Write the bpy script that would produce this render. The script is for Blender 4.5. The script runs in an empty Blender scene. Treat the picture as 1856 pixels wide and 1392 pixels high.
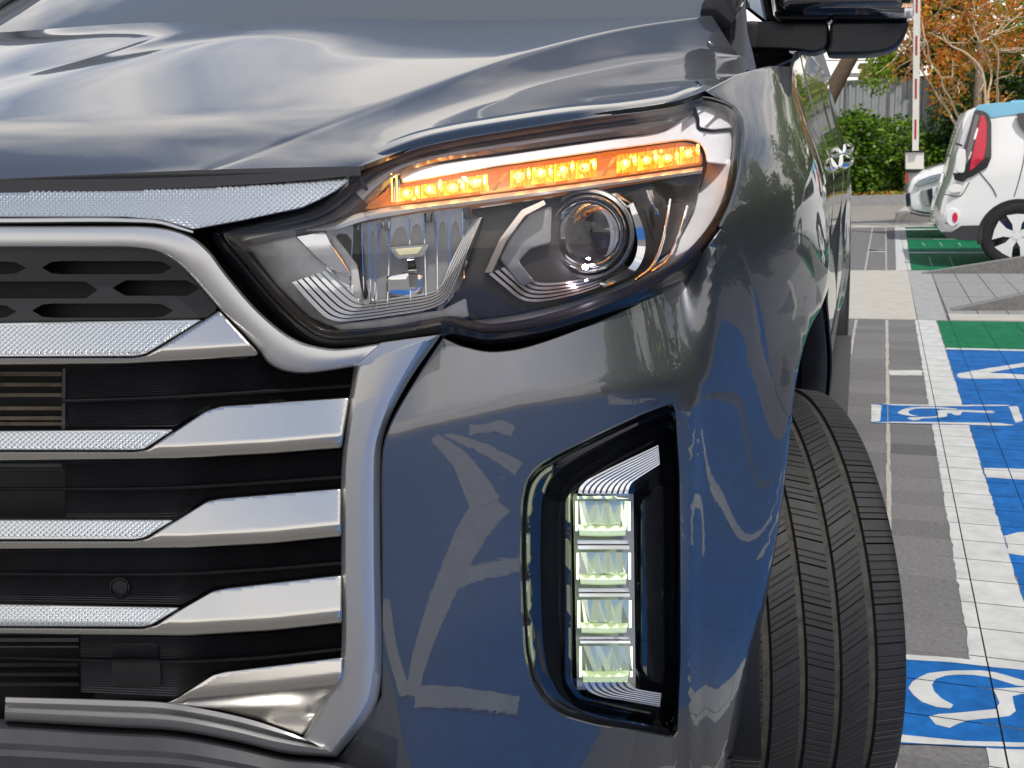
import bpy, bmesh, math, random
import numpy as np
from mathutils import Vector, Matrix
from mathutils.geometry import delaunay_2d_cdt
random.seed(7); RNG = np.random.default_rng(7)
SC = bpy.context.scene; COL = SC.collection

# ------------------------------------------------------------------ camera
FPX, PCX, PCY = 1800.0, 928.0, 696.0
CAM = np.array([1.0, 0.0, 1.05])
_a = np.array([(1560-PCX)/FPX, (287-PCY)/FPX, 1.0]); _b = np.array([1.0, -.037, 0.0])
_yc = _a/np.linalg.norm(_a); _n = np.cross(_a, _b); _n /= np.linalg.norm(_n)
if _n[1] > 0: _n = -_n
RW = np.stack([np.cross(_yc, _n), _yc, _n])          # world axes in camera coordinates (u right, v down, w forward)
cam = bpy.data.objects.new('camera', bpy.data.cameras.new('camera')); COL.objects.link(cam)
_r = RW @ np.array([1, 0, 0]); _u = RW @ np.array([0, -1, 0]); _k = RW @ np.array([0, 0, -1])
cam.matrix_world = Matrix(((_r[0], _u[0], _k[0], CAM[0]), (_r[1], _u[1], _k[1], CAM[1]), (_r[2], _u[2], _k[2], CAM[2]), (0, 0, 0, 1)))
cam.data.sensor_width = 36; cam.data.lens = FPX/1856*36; cam.data.clip_start = .01; cam.data.clip_end = 2000
cam.data.dof.use_dof = True; cam.data.dof.focus_distance = 1.08; cam.data.dof.aperture_fstop = 26
SC.camera = cam

# ------------------------------------------------------------------ sky, sun, exposure
SUN_EL, SUN_AZ = math.radians(60), math.radians(146)   # azimuth measured from +Y (behind the truck) towards +X
world = bpy.data.worlds.new('World'); SC.world = world; world.use_nodes = True
nt = world.node_tree; nt.nodes.clear()
def N(nt, typ, **kw):
    n = nt.nodes.new(typ)
    for k, v in kw.items(): setattr(n, k, v)
    return n
sky = N(nt, 'ShaderNodeTexSky', sky_type='NISHITA'); sky.sun_disc = False
sky.sun_elevation = SUN_EL; sky.sun_rotation = SUN_AZ; sky.air_density = 1.0; sky.dust_density = 1.6; sky.ozone_density = 1.0
bg = N(nt, 'ShaderNodeBackground'); bg.inputs[1].default_value = .12
tc = N(nt, 'ShaderNodeTexCoord'); sep = N(nt, 'ShaderNodeSeparateXYZ'); nt.links.new(tc.outputs['Generated'], sep.inputs[0])
# clouds: noise over the cloud-layer plane (direction divided by its height)
mx = N(nt, 'ShaderNodeMath', operation='MAXIMUM'); mx.inputs[1].default_value = .06; nt.links.new(sep.outputs[2], mx.inputs[0])
dv = N(nt, 'ShaderNodeVectorMath', operation='DIVIDE'); nt.links.new(tc.outputs['Generated'], dv.inputs[0])
cb = N(nt, 'ShaderNodeCombineXYZ')
for i in range(3): nt.links.new(mx.outputs[0], cb.inputs[i])
nt.links.new(cb.outputs[0], dv.inputs[1])
nz = N(nt, 'ShaderNodeTexNoise'); nz.inputs['Scale'].default_value = .9; nz.inputs['Detail'].default_value = 6; nz.inputs['Roughness'].default_value = .55
nz.inputs['Distortion'].default_value = .5
nt.links.new(dv.outputs[0], nz.inputs['Vector'])
rp = N(nt, 'ShaderNodeValToRGB'); rp.color_ramp.elements[0].position = .38; rp.color_ramp.elements[1].position = .62
ml = N(nt, 'ShaderNodeMath', operation='MULTIPLY_ADD'); ml.inputs[1].default_value = -.50; ml.inputs[2].default_value = .22; nt.links.new(sep.outputs[2], ml.inputs[0])   # layers of cloud close up towards the horizon
ad = N(nt, 'ShaderNodeMath', operation='ADD'); nt.links.new(nz.outputs['Fac'], ad.inputs[0]); nt.links.new(ml.outputs[0], ad.inputs[1]); nt.links.new(ad.outputs[0], rp.inputs[0])
mxc = N(nt, 'ShaderNodeMix', data_type='RGBA'); nt.links.new(rp.outputs[0], mxc.inputs['Factor'])
nt.links.new(sky.outputs[0], mxc.inputs['A']); mxc.inputs['B'].default_value = (9.6, 9.1, 8.5, 1)
nt.links.new(mxc.outputs['Result'], bg.inputs[0])
out = N(nt, 'ShaderNodeOutputWorld'); nt.links.new(bg.outputs[0], out.inputs[0])
sun = bpy.data.objects.new('sun', bpy.data.lights.new('sun', 'SUN')); COL.objects.link(sun)
sun.data.energy = 3.2; sun.data.angle = math.radians(.8); sun.data.color = (1, .95, .87)
_sd = Vector((math.sin(SUN_AZ)*math.cos(SUN_EL), math.cos(SUN_AZ)*math.cos(SUN_EL), math.sin(SUN_EL)))
sun.rotation_euler = _sd.to_track_quat('Z', 'Y').to_euler()
SC.view_settings.view_transform = 'Standard'; SC.view_settings.look = 'None'; SC.view_settings.gamma = 1
SC.view_settings.use_curve_mapping = False; SC.view_settings.exposure = .15

# ------------------------------------------------------------------ pixels of the photograph to points of the place
def rays(p):
    p = np.atleast_2d(np.asarray(p, float)); d = np.stack([(p[:, 0]-PCX)/FPX, (p[:, 1]-PCY)/FPX, np.ones(len(p))], 1)
    return d @ RW.T
def atY(p, y): d = rays(p); return CAM + d*(np.asarray(y)/d[:, 1])[:, None]
def atX(p, x): d = rays(p); return CAM + d*((np.asarray(x)-CAM[0])/d[:, 0])[:, None]
def atZ(p, z=0.0): d = rays(p); return CAM + d*((np.asarray(z)-CAM[2])/d[:, 2])[:, None]
def spl(pts, n, closed=False):
    """Catmull-Rom through the points (any dimension), n samples evenly along the length."""
    P = np.asarray(pts, float)
    if len(P) == 2: return P[0] + (P[1]-P[0])*np.linspace(0, 1, n)[:, None]
    if closed: Q = np.vstack([P[-1], P, P[0], P[1]])
    else: Q = np.vstack([2*P[0]-P[1], P, 2*P[-1]-P[-2]])
    o = []
    for i in range(1, len(Q)-2):
        a, b, c, d = Q[i-1:i+3]
        # centripetal tangents keep the curve from overshooting at uneven spacing
        t = np.linspace(0, 1, 14, endpoint=False)[:, None]
        la, lb, lc = [max(np.linalg.norm(v[:2]), 1e-9)**.5 for v in (b-a, c-b, d-c)]
        m1 = lb*((b-a)/la-(c-a)/(la+lb)+(c-b)/lb); m2 = lb*((c-b)/lb-(d-b)/(lb+lc)+(d-c)/lc)
        o.append((2*t**3-3*t**2+1)*b+(t**3-2*t**2+t)*m1+(-2*t**3+3*t**2)*c+(t**3-t**2)*m2)
    o = np.vstack(o+[Q[-2][None] if not closed else Q[1][None]])
    return arc(o, n, closed)
def arc(P, n, closed=False):
    P = np.asarray(P, float); s = np.r_[0, np.cumsum(np.linalg.norm(np.diff(P[:, :2], axis=0), axis=1))]
    t = np.linspace(0, s[-1], n+1)[:-1] if closed else np.linspace(0, s[-1], n)
    return np.stack([np.interp(t, s, P[:, k]) for k in range(P.shape[1])], 1)
def lin(pts, n): return arc(pts, n)

# ------------------------------------------------------------------ the truck's skin: a plan curve swept over height
def pchip(x, y):
    x = np.asarray(x, float); y = np.asarray(y, float); h = np.diff(x); s = np.diff(y)/h; m = np.zeros(len(x))
    for i in range(1, len(x)-1):
        if s[i-1]*s[i] > 0: w1 = 2*h[i]+h[i-1]; w2 = h[i]+2*h[i-1]; m[i] = (w1+w2)/(w1/s[i-1]+w2/s[i])
    m[0] = s[0]; m[-1] = s[-1]
    def f(q):
        q = np.asarray(q, float); i = np.clip(np.searchsorted(x, q)-1, 0, len(h)-1); t = (q-x[i])/h[i]; t = np.clip(t, -.5, 1.5)
        return (2*t**3-3*t**2+1)*y[i]+(t**3-2*t**2+t)*h[i]*m[i]+(-2*t**3+3*t**2)*y[i+1]+(t**3-t**2)*h[i]*m[i+1]
    return f
PLAN = np.array([(-1.3, 1.05), (-1.0, .88), (-.6, .82), (-.2, .80), (.05, .80), (.2, .805), (.35, .82), (.5, .85), (.6, .882), (.68, .92), (.74, .957), (.785, .993), (.81, 1.022),
                 (.830, 1.055), (.848, 1.095), (.872, 1.15), (.900, 1.225), (.921, 1.31), (.934, 1.42), (.940, 1.6), (.942, 1.8), (.943, 2.2), (.945, 3.0), (.95, 4.0), (.95, 5.0), (.94, 6.2)])
PLC = spl(PLAN, 4000); _g = np.exp(-.5*(np.arange(-36, 37)/12.0)**2); _g /= _g.sum()      # even out the curvature
PLC = np.stack([np.convolve(np.pad(PLC[:, k], 36, mode='reflect', reflect_type='odd'), _g, 'valid') for k in (0, 1)], 1)
PLT = np.gradient(PLC, axis=0); PLT /= np.linalg.norm(PLT, axis=1)[:, None]
PLN = np.stack([PLT[:, 1], -PLT[:, 0]], 1)            # outward normal of the plan curve
GZ = -.09                                             # ground level
XM = -.32                                              # the truck's centre line
prof_front = pchip([.2, .45, .6, .98, 1.03, 1.08, 1.2, 1.5], [-.06, -.015, 0, 0, -.012, -.045, -.18, -.5])
prof_side = pchip([.2, .35, .5, .65, .82, .93, 1.0, 1.06, 1.12, 1.2, 1.3, 1.6], [-.09, -.05, -.012, .0, -.006, .006, .008, -.004, -.026, -.05, -.075, -.16])
WY, WZ, WR = 1.655, .385, .375                          # front wheel centre height and tyre radius
def sstep(a, b, x): t = np.clip((x-a)/(b-a), 0, 1); return t*t*(3-2*t)
def relief(y, z):
    k = sstep(.98, 1.6, y)
    o = prof_front(z)*(1-k)+prof_side(z)*k
    for cy in (WY, 4.95):
        r = np.hypot(y-cy, z-WZ); o = o+.020*np.exp(-((r-.46)/.09)**2)*(z > .1)
    return o
def implicit(P):
    """signed distance in plan minus relief (positive = outside the skin)"""
    K = PLC[::25]; d = P[:, None, :2]-K[None]; c = np.argmin((d**2).sum(2), 1)*25
    ix = np.clip(c[:, None]+np.arange(-26, 27)[None], 1, len(PLC)-2); d = P[:, None, :2]-PLC[ix]; j = np.argmin((d**2).sum(2), 1)
    i = ix[np.arange(len(P)), j]; e = P[:, :2]-PLC[i]
    return (e*PLN[i]).sum(1)-relief(P[:, 1], P[:, 2])
def skin(px, off=0.0):
    """where the ray through a pixel meets the skin moved outwards by off metres"""
    px = np.atleast_2d(np.asarray(px, float)); n = len(px); D = rays(px); off = np.broadcast_to(np.asarray(off, float), (n,))
    res = np.zeros((n, 3))
    for s in range(0, n, 3000):
        d = D[s:s+3000]; o = off[s:s+3000]; d = d/np.linalg.norm(d, axis=1)[:, None]
        t = np.full(len(d), .45); lo = t.copy(); hi = np.full(len(d), 7.5); done = np.zeros(len(d), bool)
        for k in range(60):
            g = implicit(CAM+d*t[:, None])-o; ins = g < 0
            hi = np.where(ins & ~done, t, hi); done |= ins
            lo = np.where(done, lo, t); t = np.where(done, t, t+np.maximum(g*.7, .004))
            if done.all(): break
            t = np.minimum(t, 7.4)
        for k in range(16):
            m = (lo+hi)/2; g = implicit(CAM+d*m[:, None])-o; hi = np.where(g < 0, m, hi); lo = np.where(g < 0, lo, m)
        res[s:s+3000] = CAM+d*((lo+hi)/2)[:, None]
    return res
def skin_yz(y, z, off=0.0):
    """point of the side skin at a given length and height"""
    y = np.asarray(y, float); z = np.asarray(z, float)
    k = int(np.argmin(PLC[:, 1]))+5; x = np.interp(y, PLC[k:, 1], PLC[k:, 0]); nx = np.interp(y, PLC[k:, 1], PLN[k:, 0]); return np.stack([x+(relief(y, z)+off)/np.maximum(nx, .3), y, z], 1)

# ------------------------------------------------------------------ mesh helpers
def link(name, me, mat, parent=None, kind=None):
    o = bpy.data.objects.new(name, me); COL.objects.link(o)
    for m in (mat if isinstance(mat, (list, tuple)) else [mat]):
        if m: me.materials.append(m)
    if parent: o.parent = parent; o.matrix_parent_inverse = parent.matrix_world.inverted()
    if kind: o['kind'] = kind
    return o
def mesh(name, V, F, mat, parent=None, smooth=40, kind=None, mi=None):
    me = bpy.data.meshes.new(name); me.from_pydata([tuple(map(float, v)) for v in V], [], [tuple(map(int, f)) for f in F]); me.validate()
    if mi is not None and len(mi) == len(me.polygons): me.polygons.foreach_set('material_index', mi)
    if smooth:
        me.polygons.foreach_set('use_smooth', [True]*len(me.polygons)); me.set_sharp_from_angle(angle=math.radians(smooth))
    return link(name, me, mat, parent, kind)
class MB:
    """collects pieces into one mesh"""
    def __init__(s): s.V = []; s.F = []; s.M = []
    def add(s, V, F, m=0):
        b = len(s.V); s.V += [tuple(v) for v in V]; s.F += [tuple(i+b for i in f) for f in F]; s.M += [m]*len(F); return s
    def grid(s, G, m=0, cu=False, flip=False):
        G = np.asarray(G); a, b = G.shape[:2]; F = []
        for i in range(a-1):
            for j in range(b if cu else b-1):
                q = (i*b+j, i*b+(j+1) % b, (i+1)*b+(j+1) % b, (i+1)*b+j); F.append(q[::-1] if flip else q)
        return s.add(G.reshape(-1, 3), F, m)
    def box(s, c, d, rz=0, m=0, tilt=None):
        c = np.array(c, float); d = np.array(d, float)/2
        P = np.array([(x, y, z) for x in (-1, 1) for y in (-1, 1) for z in (-1, 1)])*d
        if tilt is not None: P = P @ np.array(tilt).T
        R = np.array([[math.cos(rz), -math.sin(rz), 0], [math.sin(rz), math.cos(rz), 0], [0, 0, 1]]); P = P @ R.T+c
        return s.add(P, [(0, 1, 3, 2), (4, 6, 7, 5), (0, 4, 5, 1), (2, 3, 7, 6), (0, 2, 6, 4), (1, 5, 7, 3)], m)
    def tube(s, path, r, n=8, m=0, cap=True):
        P = np.asarray(path, float); r = np.broadcast_to(np.asarray(r, float), (len(P),)); T = np.gradient(P, axis=0)
        T /= np.maximum(np.linalg.norm(T, axis=1), 1e-9)[:, None]; up = np.array([0, 0, 1.]) if abs(T[0, 2]) < .9 else np.array([1., 0, 0])
        G = []; x = np.cross(up, T[0]); x /= np.linalg.norm(x)
        for p, t, q in zip(P, T, r):
            x = x-t*np.dot(x, t); x /= max(np.linalg.norm(x), 1e-9); y = np.cross(t, x); a = np.linspace(0, 2*math.pi, n, endpoint=False)
            G.append(p+q*(np.cos(a)[:, None]*x+np.sin(a)[:, None]*y))
        s.grid(G, m, cu=True)
        if cap:
            b = len(s.V)-n*len(P); s.F += [tuple(b+i for i in range(n))[::-1], tuple(len(s.V)-n+i for i in range(n))]; s.M += [m, m]
        return s
    def build(s, name, mat, parent=None, smooth=40, kind=None): return mesh(name, s.V, s.F, mat, parent, smooth, kind, s.M)
def cdt(outline, step, holes=(), extra=None):
    """triangulated polygon with a jittered inner grid of points, 2D"""
    O = np.asarray(outline, float); lo = O.min(0); hi = O.max(0)
    gx, gy = np.meshgrid(np.arange(lo[0]+step/2, hi[0], step), np.arange(lo[1]+step/2, hi[1], step)); gx = gx+step*.5*(np.arange(gx.shape[0]) % 2)[:, None]
    I = np.stack([gx.ravel(), gy.ravel()], 1); keep = inside(O, I)
    for h in holes: keep &= ~inside(np.asarray(h), I)
    I = I[keep]
    loops = [O]+[np.asarray(h, float) for h in holes]; A = np.vstack(loops)
    if len(I):
        dm = np.array([np.min(((A-q)**2).sum(1)) for q in I]); I = I[dm > (step*.45)**2]
    co = [Vector(v) for v in A]+[Vector(v) for v in I]; faces = []; b = 0
    for L in loops: faces.append(list(range(b, b+len(L)))); b += len(L)
    ed = [(f[i], f[(i+1) % len(f)]) for f in faces for i in range(len(f))]
    v, e, f, ov, *_ = delaunay_2d_cdt(co, ed, [], 0, 1e-6)
    own = [min(q) if q else 10**9 for q in ov]; AO = sum(O[i][0]*O[(i+1) % len(O)][1]-O[(i+1) % len(O)][0]*O[i][1] for i in range(len(O))); nO = len(O)
    v = np.array([tuple(q) for q in v]); f = [t for t in f]
    c = np.array([v[list(t)].mean(0) for t in f]); k = inside(O, c)
    for h in holes: k &= ~inside(np.asarray(h), c)
    F = []
    for t, kk in zip(f, k):
        w = sorted(own[i] for i in t)
        if kk and w[2] < nO:      # an ear of the outline: keep it only when it lies inside
            if w[2]-w[0] > nO/2: w = sorted(q+nO if q < nO/2 else q for q in w)
            if w[2]-w[0] == 2:
                p_ = [O[q % nO] for q in w]; cr_ = (p_[1][0]-p_[0][0])*(p_[2][1]-p_[0][1])-(p_[1][1]-p_[0][1])*(p_[2][0]-p_[0][0]); kk = cr_*AO > 0
        if kk:
            a = v[list(t)]; ar = sum(a[i][0]*a[(i+1) % len(a)][1]-a[(i+1) % len(a)][0]*a[i][1] for i in range(len(a)))
            F.append(t if ar > 0 else t[::-1])
    return v, F
def inside(poly, pts):
    x, y = pts[:, 0], pts[:, 1]; r = np.zeros(len(pts), bool); n = len(poly); j = n-1
    for i in range(n):
        xi, yi = poly[i]; xj, yj = poly[j]
        c = ((yi > y) != (yj > y)) & (x < (xj-xi)*(y-yi)/((yj-yi) if yj != yi else 1e-12)+xi); r ^= c; j = i
    return r
def inset(P, d):
    """move a closed polyline inwards by d (same units)"""
    P = np.asarray(P, float); A = sum(P[i][0]*P[(i+1) % len(P)][1]-P[(i+1) % len(P)][0]*P[i][1] for i in range(len(P)))
    e = np.roll(P, -1, 0)-P; e /= np.maximum(np.linalg.norm(e, axis=1), 1e-9)[:, None]; nrm = np.stack([-e[:, 1], e[:, 0]], 1)*(1 if A > 0 else -1)
    m = nrm+np.roll(nrm, 1, 0); q = np.maximum((m**2).sum(1), .8)
    return P+m*(2*d/q)[:, None]
def rnd(pts, r, n=160):
    """polyline with every corner rounded by r pixels"""
    P = np.array(pts, float); o = []
    for i in range(len(P)):
        a, b, c = P[i-1], P[i], P[(i+1) % len(P)]; u = a-b; v = c-b; lu = np.linalg.norm(u); lv = np.linalg.norm(v); q = min(r, lu*.48, lv*.48)
        A = b+u/lu*q; B = b+v/lv*q
        for t in np.linspace(0, 1, 7): o.append((1-t)**2*A+2*t*(1-t)*b+t*t*B)
    return arc(np.vstack([o, o[:1]]), n, True)
def closed(pts, n, corners=False):
    """closed outline; corners keeps straight segments"""
    P = np.vstack([pts, pts[:1]]) if corners else None
    return arc(P, n, True) if corners else spl(pts, n, True)
def plate(name, outline, mat, parent, f, off=0.0, thick=.012, edge=2.0, drop=.002, step=18, holes=(), smooth=26):
    """a solid plate with rounded rim whose outline is seen at the given pixels; f(px, off) is the surface it lies on, off may be a function"""
    O = np.asarray(outline, float); fo = off if callable(off) else (lambda p: np.full(len(p), off))
    mb = MB(); I = inset(O, edge) if edge else O
    HI = [inset(np.asarray(h), -edge) if edge else np.asarray(h) for h in holes]
    v, F = cdt(I, step, HI); mb.add(f(v, fo(v)), [t[::-1] for t in F])
    for L, K in [(O, I)]+list(zip([np.asarray(h) for h in holes], HI)):
        R = ([f(K, fo(K)), f((L+K)/2, fo(K)-drop*.3), f(L, fo(L)-drop)] if edge else [f(L, fo(L))])+[f(L, fo(L)-drop-thick)]
        A = sum(L[i][0]*L[(i+1) % len(L)][1]-L[(i+1) % len(L)][0]*L[i][1] for i in range(len(L)))
        mb.grid(R, 0, cu=True, flip=(A > 0) ^ (L is not O))
    o = mb.build(name, mat, parent, smooth)
    bm = bmesh.new(); bm.from_mesh(o.data); bmesh.ops.remove_doubles(bm, verts=bm.verts, dist=2e-5); bmesh.ops.recalc_face_normals(bm, faces=bm.faces); bm.to_mesh(o.data); bm.free()
    if smooth: o.data.set_sharp_from_angle(angle=math.radians(smooth))
    return o
def band(name, top, bot, prof, mat, parent, f, n=60, smooth=35, sp=True, ends=True, off=0.0, mb=None):
    """a moulding between two pixel lines; prof = [(share from top to bottom, metres outwards)]"""
    own = mb is None; mb = mb or MB(); S = spl if sp else lin
    T = S(top, n); B = S(bot, n); fo = off if callable(off) else (lambda p: np.full(len(p), off)); R = []
    for t, o in prof: p = T+(B-T)*t; R.append(f(p, fo(p)+o))
    R = np.array(R); mb.grid(R, 0, flip=False)
    if ends:
        for k in (0, -1):
            p = R[:, k]; b = len(mb.V); mb.V += [tuple(q) for q in p]; F = tuple(range(b, b+len(p))); mb.F.append(F if k else F[::-1]); mb.M.append(0)
    return mb.build(name, mat, parent, smooth) if own else mb
def empty(name, loc=(0, 0, 0), rz=0):
    o = bpy.data.objects.new(name, None); COL.objects.link(o); o.location = loc; o.rotation_euler = (0, 0, rz); o.empty_display_size = .2
    bpy.context.view_layer.update(); return o
def tag(o, label=None, cat=None, group=None, kind=None):
    if label: o['label'] = label
    if cat: o['category'] = cat
    if group: o['group'] = group
    if kind: o['kind'] = kind
    return o

# ------------------------------------------------------------------ materials
def mat(name, col=(.5, .5, .5), rough=.5, metal=0.0, coat=0.0, coat_r=.03, spec=.5, emit=None, es=0.0, noise=None, bump=None, trans=0, ior=1.5, spread=.0):
    m = bpy.data.materials.new(name); m.use_nodes = True; t = m.node_tree; b = t.nodes['Principled BSDF']; I = b.inputs
    I['Base Color'].default_value = (*col, 1); I['Roughness'].default_value = rough; I['Metallic'].default_value = metal
    I['Coat Weight'].default_value = coat; I['Coat Roughness'].default_value = coat_r; I['Specular IOR Level'].default_value = spec
    I['Transmission Weight'].default_value = trans; I['IOR'].default_value = ior
    if emit: I['Emission Color'].default_value = (*emit, 1); I['Emission Strength'].default_value = es
    co = N(t, 'ShaderNodeTexCoord')
    if noise:      # (scale, amount, roughness amount)
        nz = N(t, 'ShaderNodeTexNoise'); nz.inputs['Scale'].default_value = noise[0]; nz.inputs['Detail'].default_value = 6; nz.inputs['Roughness'].default_value = .65
        t.links.new(co.outputs['Object'], nz.inputs['Vector']); mr = N(t, 'ShaderNodeMapRange'); mr.inputs['From Min'].default_value = .3; mr.inputs['From Max'].default_value = .7
        mr.inputs['To Min'].default_value = 1-noise[1]; mr.inputs['To Max'].default_value = 1+noise[1]; t.links.new(nz.outputs['Fac'], mr.inputs['Value'])
        v = N(t, 'ShaderNodeVectorMath', operation='SCALE'); v.inputs[0].default_value = col; t.links.new(mr.outputs[0], v.inputs['Scale']); last = v.outputs[0]
        if spread:
            oi = N(t, 'ShaderNodeObjectInfo'); m2 = N(t, 'ShaderNodeMapRange'); m2.inputs['To Min'].default_value = 1-spread; m2.inputs['To Max'].default_value = 1+spread
            t.links.new(oi.outputs['Random'], m2.inputs['Value']); v2 = N(t, 'ShaderNodeVectorMath', operation='SCALE'); t.links.new(last, v2.inputs[0]); t.links.new(m2.outputs[0], v2.inputs['Scale']); last = v2.outputs[0]
        t.links.new(last, I['Base Color'])
        if len(noise) > 2:
            m3 = N(t, 'ShaderNodeMapRange'); m3.inputs['To Min'].default_value = max(rough-noise[2], 0); m3.inputs['To Max'].default_value = rough+noise[2]
            t.links.new(nz.outputs['Fac'], m3.inputs['Value']); t.links.new(m3.outputs[0], I['Roughness'])
    if bump:       # (scale, strength, distance)
        n2 = N(t, 'ShaderNodeTexNoise'); n2.inputs['Scale'].default_value = bump[0]; n2.inputs['Detail'].default_value = 4
        t.links.new(co.outputs['Object'], n2.inputs['Vector']); bp = N(t, 'ShaderNodeBump'); bp.inputs['Strength'].default_value = bump[1]; bp.inputs['Distance'].default_value = bump[2]
        t.links.new(n2.outputs['Fac'], bp.inputs['Height']); t.links.new(bp.outputs[0], I['Normal'])
    return m
def thin_glass(name, tint=(1, 1, 1), refl=1.0, rough=.0):
    m = bpy.data.materials.new(name); m.use_nodes = True; t = m.node_tree; t.nodes.clear()
    o = N(t, 'ShaderNodeOutputMaterial'); mix = N(t, 'ShaderNodeMixShader'); tr = N(t, 'ShaderNodeBsdfTransparent'); tr.inputs[0].default_value = (*tint, 1)
    gl = N(t, 'ShaderNodeBsdfGlossy'); gl.inputs['Roughness'].default_value = rough; fr = N(t, 'ShaderNodeFresnel'); fr.inputs[0].default_value = 1.5
    mu = N(t, 'ShaderNodeMath', operation='MULTIPLY'); mu.inputs[1].default_value = refl
    t.links.new(fr.outputs[0], mu.inputs[0]); t.links.new(mu.outputs[0], mix.inputs[0]); t.links.new(tr.outputs[0], mix.inputs[1]); t.links.new(gl.outputs[0], mix.inputs[2]); t.links.new(mix.outputs[0], o.inputs[0])
    return m
M = {}
M['paint'] = mat('car_paint', (.098, .102, .112), .40, .80, 1.0, .008, noise=(2500, .12)); M['paint'].node_tree.nodes['Principled BSDF'].inputs['Coat IOR'].default_value = 1.75
def weather(m, lo, hi, spot=.35):
    """dust specks and a faint film on clear coat"""
    t = m.node_tree; b = t.nodes['Principled BSDF']; co = N(t, 'ShaderNodeTexCoord'); a = N(t, 'ShaderNodeTexNoise'); a.inputs['Scale'].default_value = 5; a.inputs['Detail'].default_value = 8; a.inputs['Roughness'].default_value = .7
    c = N(t, 'ShaderNodeTexNoise'); c.inputs['Scale'].default_value = 260; c.inputs['Detail'].default_value = 2
    for n in (a, c): t.links.new(co.outputs['Object'], n.inputs['Vector'])
    r1 = N(t, 'ShaderNodeMapRange'); r1.inputs['From Min'].default_value = .35; r1.inputs['From Max'].default_value = .7; r1.inputs['To Min'].default_value = lo; r1.inputs['To Max'].default_value = hi; t.links.new(a.outputs['Fac'], r1.inputs['Value'])
    r2 = N(t, 'ShaderNodeMapRange'); r2.inputs['From Min'].default_value = .70; r2.inputs['From Max'].default_value = .76; r2.inputs['To Max'].default_value = spot; t.links.new(c.outputs['Fac'], r2.inputs['Value'])
    ad = N(t, 'ShaderNodeMath', operation='ADD'); t.links.new(r1.outputs[0], ad.inputs[0]); t.links.new(r2.outputs[0], ad.inputs[1]); t.links.new(ad.outputs[0], b.inputs['Coat Roughness'])
    bp = N(t, 'ShaderNodeBump'); bp.inputs['Strength'].default_value = .012; bp.inputs['Distance'].default_value = .001; d = N(t, 'ShaderNodeTexNoise'); d.inputs['Scale'].default_value = 170; d.inputs['Detail'].default_value = 1
    t.links.new(co.outputs['Object'], d.inputs['Vector']); t.links.new(d.outputs['Fac'], bp.inputs['Height']); t.links.new(bp.outputs[0], b.inputs['Coat Normal'])
weather(M['paint'], .004, .035)
M['gap'] = mat('gap_black', (.008, .008, .009), .7)
M['bar'] = mat('bar_silver', (.66, .64, .61), .20, 1.0, .3, .1, noise=(5, .03, .06))
M['satin'] = mat('satin_silver', (.56, .56, .56), .34, .88, .12, .2, noise=(6, .02, .05))
M['hex'] = mat('hex_silver', (.60, .63, .66), .28, .8, .3, .1)
M['black'] = mat('black_plastic', (.016, .016, .019), .42, 0, 0, noise=(40, .15, .08), bump=(900, .12, .0006))
M['gloss'] = mat('gloss_black', (.008, .009, .012), .05, 0, 1, .01)
M['grey_plastic'] = mat('grey_plastic', (.035, .036, .042), .42, 0, noise=(30, .12, .06), bump=(1200, .12, .0005))
M['chrome'] = mat('chrome', (.82, .84, .86), .05, 1.0)
M['chrome_soft'] = mat('soft_chrome', (.74, .76, .80), .16, 1.0, noise=(25, .03, .05))
M['lampgrey'] = mat('lamp_grey', (.30, .30, .305), .38, .3, noise=(30, .1, .1))
M['lampdark'] = mat('lamp_dark', (.040, .036, .037), .38, 0, 0, .1)
M['clear'] = thin_glass('clear_cover', (.97, .97, .97), 1.0)
M['lens'] = thin_glass('lens_glass', (.9, .92, .95), 1.6)
M['glass_dark'] = mat('dark_glass', (.012, .014, .014), .02, 0, 1, .0); M['windscreen'] = mat('windscreen_glass', (.09, .095, .095), .03, 0, 1, .0)  # windscreen base greyed to stand in for sky glare and the dash behind
M['rubber'] = mat('tyre_rubber', (.009, .009, .0105), .66, 0, noise=(35, .35, .12), bump=(300, .2, .0008))
M['groove'] = mat('groove_dust', (.036, .034, .030), .9, 0, noise=(80, .5))
M['white_paint'] = mat('white_car_paint', (.78, .79, .80), .25, 0, 1, .02)
M['blue_roof'] = mat('light_blue_car_paint', (.19, .52, .72), .3, 0, 1, .03)
M['red_lens'] = mat('red_lens', (.62, .015, .05), .12, 0, .6, .02)
# ================================================================== THE TRUCK
truck = empty('pickup_truck', (0, 3.4, 0))
tag(truck, 'dark grey pickup truck filling the foreground with its lamps lit and front wheel turned out', 'pickup truck')
# ---- bonnet: a net over centre line, crease, ridge and shut line
def c3(a): a = np.array(a, float); return atY(a[:, :2], a[:, 2])
nU = 90
cen = np.array([(XM, .806, 1.050), (XM, .825, 1.072), (XM, .87, 1.103), (XM, .96, 1.134), (XM, 1.1, 1.168), (XM, 1.4, 1.245), (XM, 1.75, 1.335), (XM, 2.03, 1.395)])
cre = c3([(380, 307, .875), (430, 290, .905), (500, 264, .955), (560, 240, 1.0), (660, 202, 1.09), (760, 165, 1.2), (860, 128, 1.33), (960, 95, 1.47), (1130, 52, 1.72), (1230, 36, 1.86), (1290, 28, 1.95)])
rid = c3([(642, 301, .897), (690, 281, .930), (760, 250, 1.0), (850, 211, 1.15), (1000, 164, 1.42), (1150, 126, 1.66), (1260, 108, 1.82), (1335, 100, 1.95)])
shu = c3([(652, 302, .896), (700, 284, .914), (760, 263, .945), (830, 249, .975), (900, 236, .995), (1000, 218, 1.03), (1100, 202, 1.075), (1220, 184, 1.18), (1290, 160, 1.26), (1335, 141, 1.36), (1350, 132, 1.52), (1354, 118, 1.75), (1352, 104, 1.97)])
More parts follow.
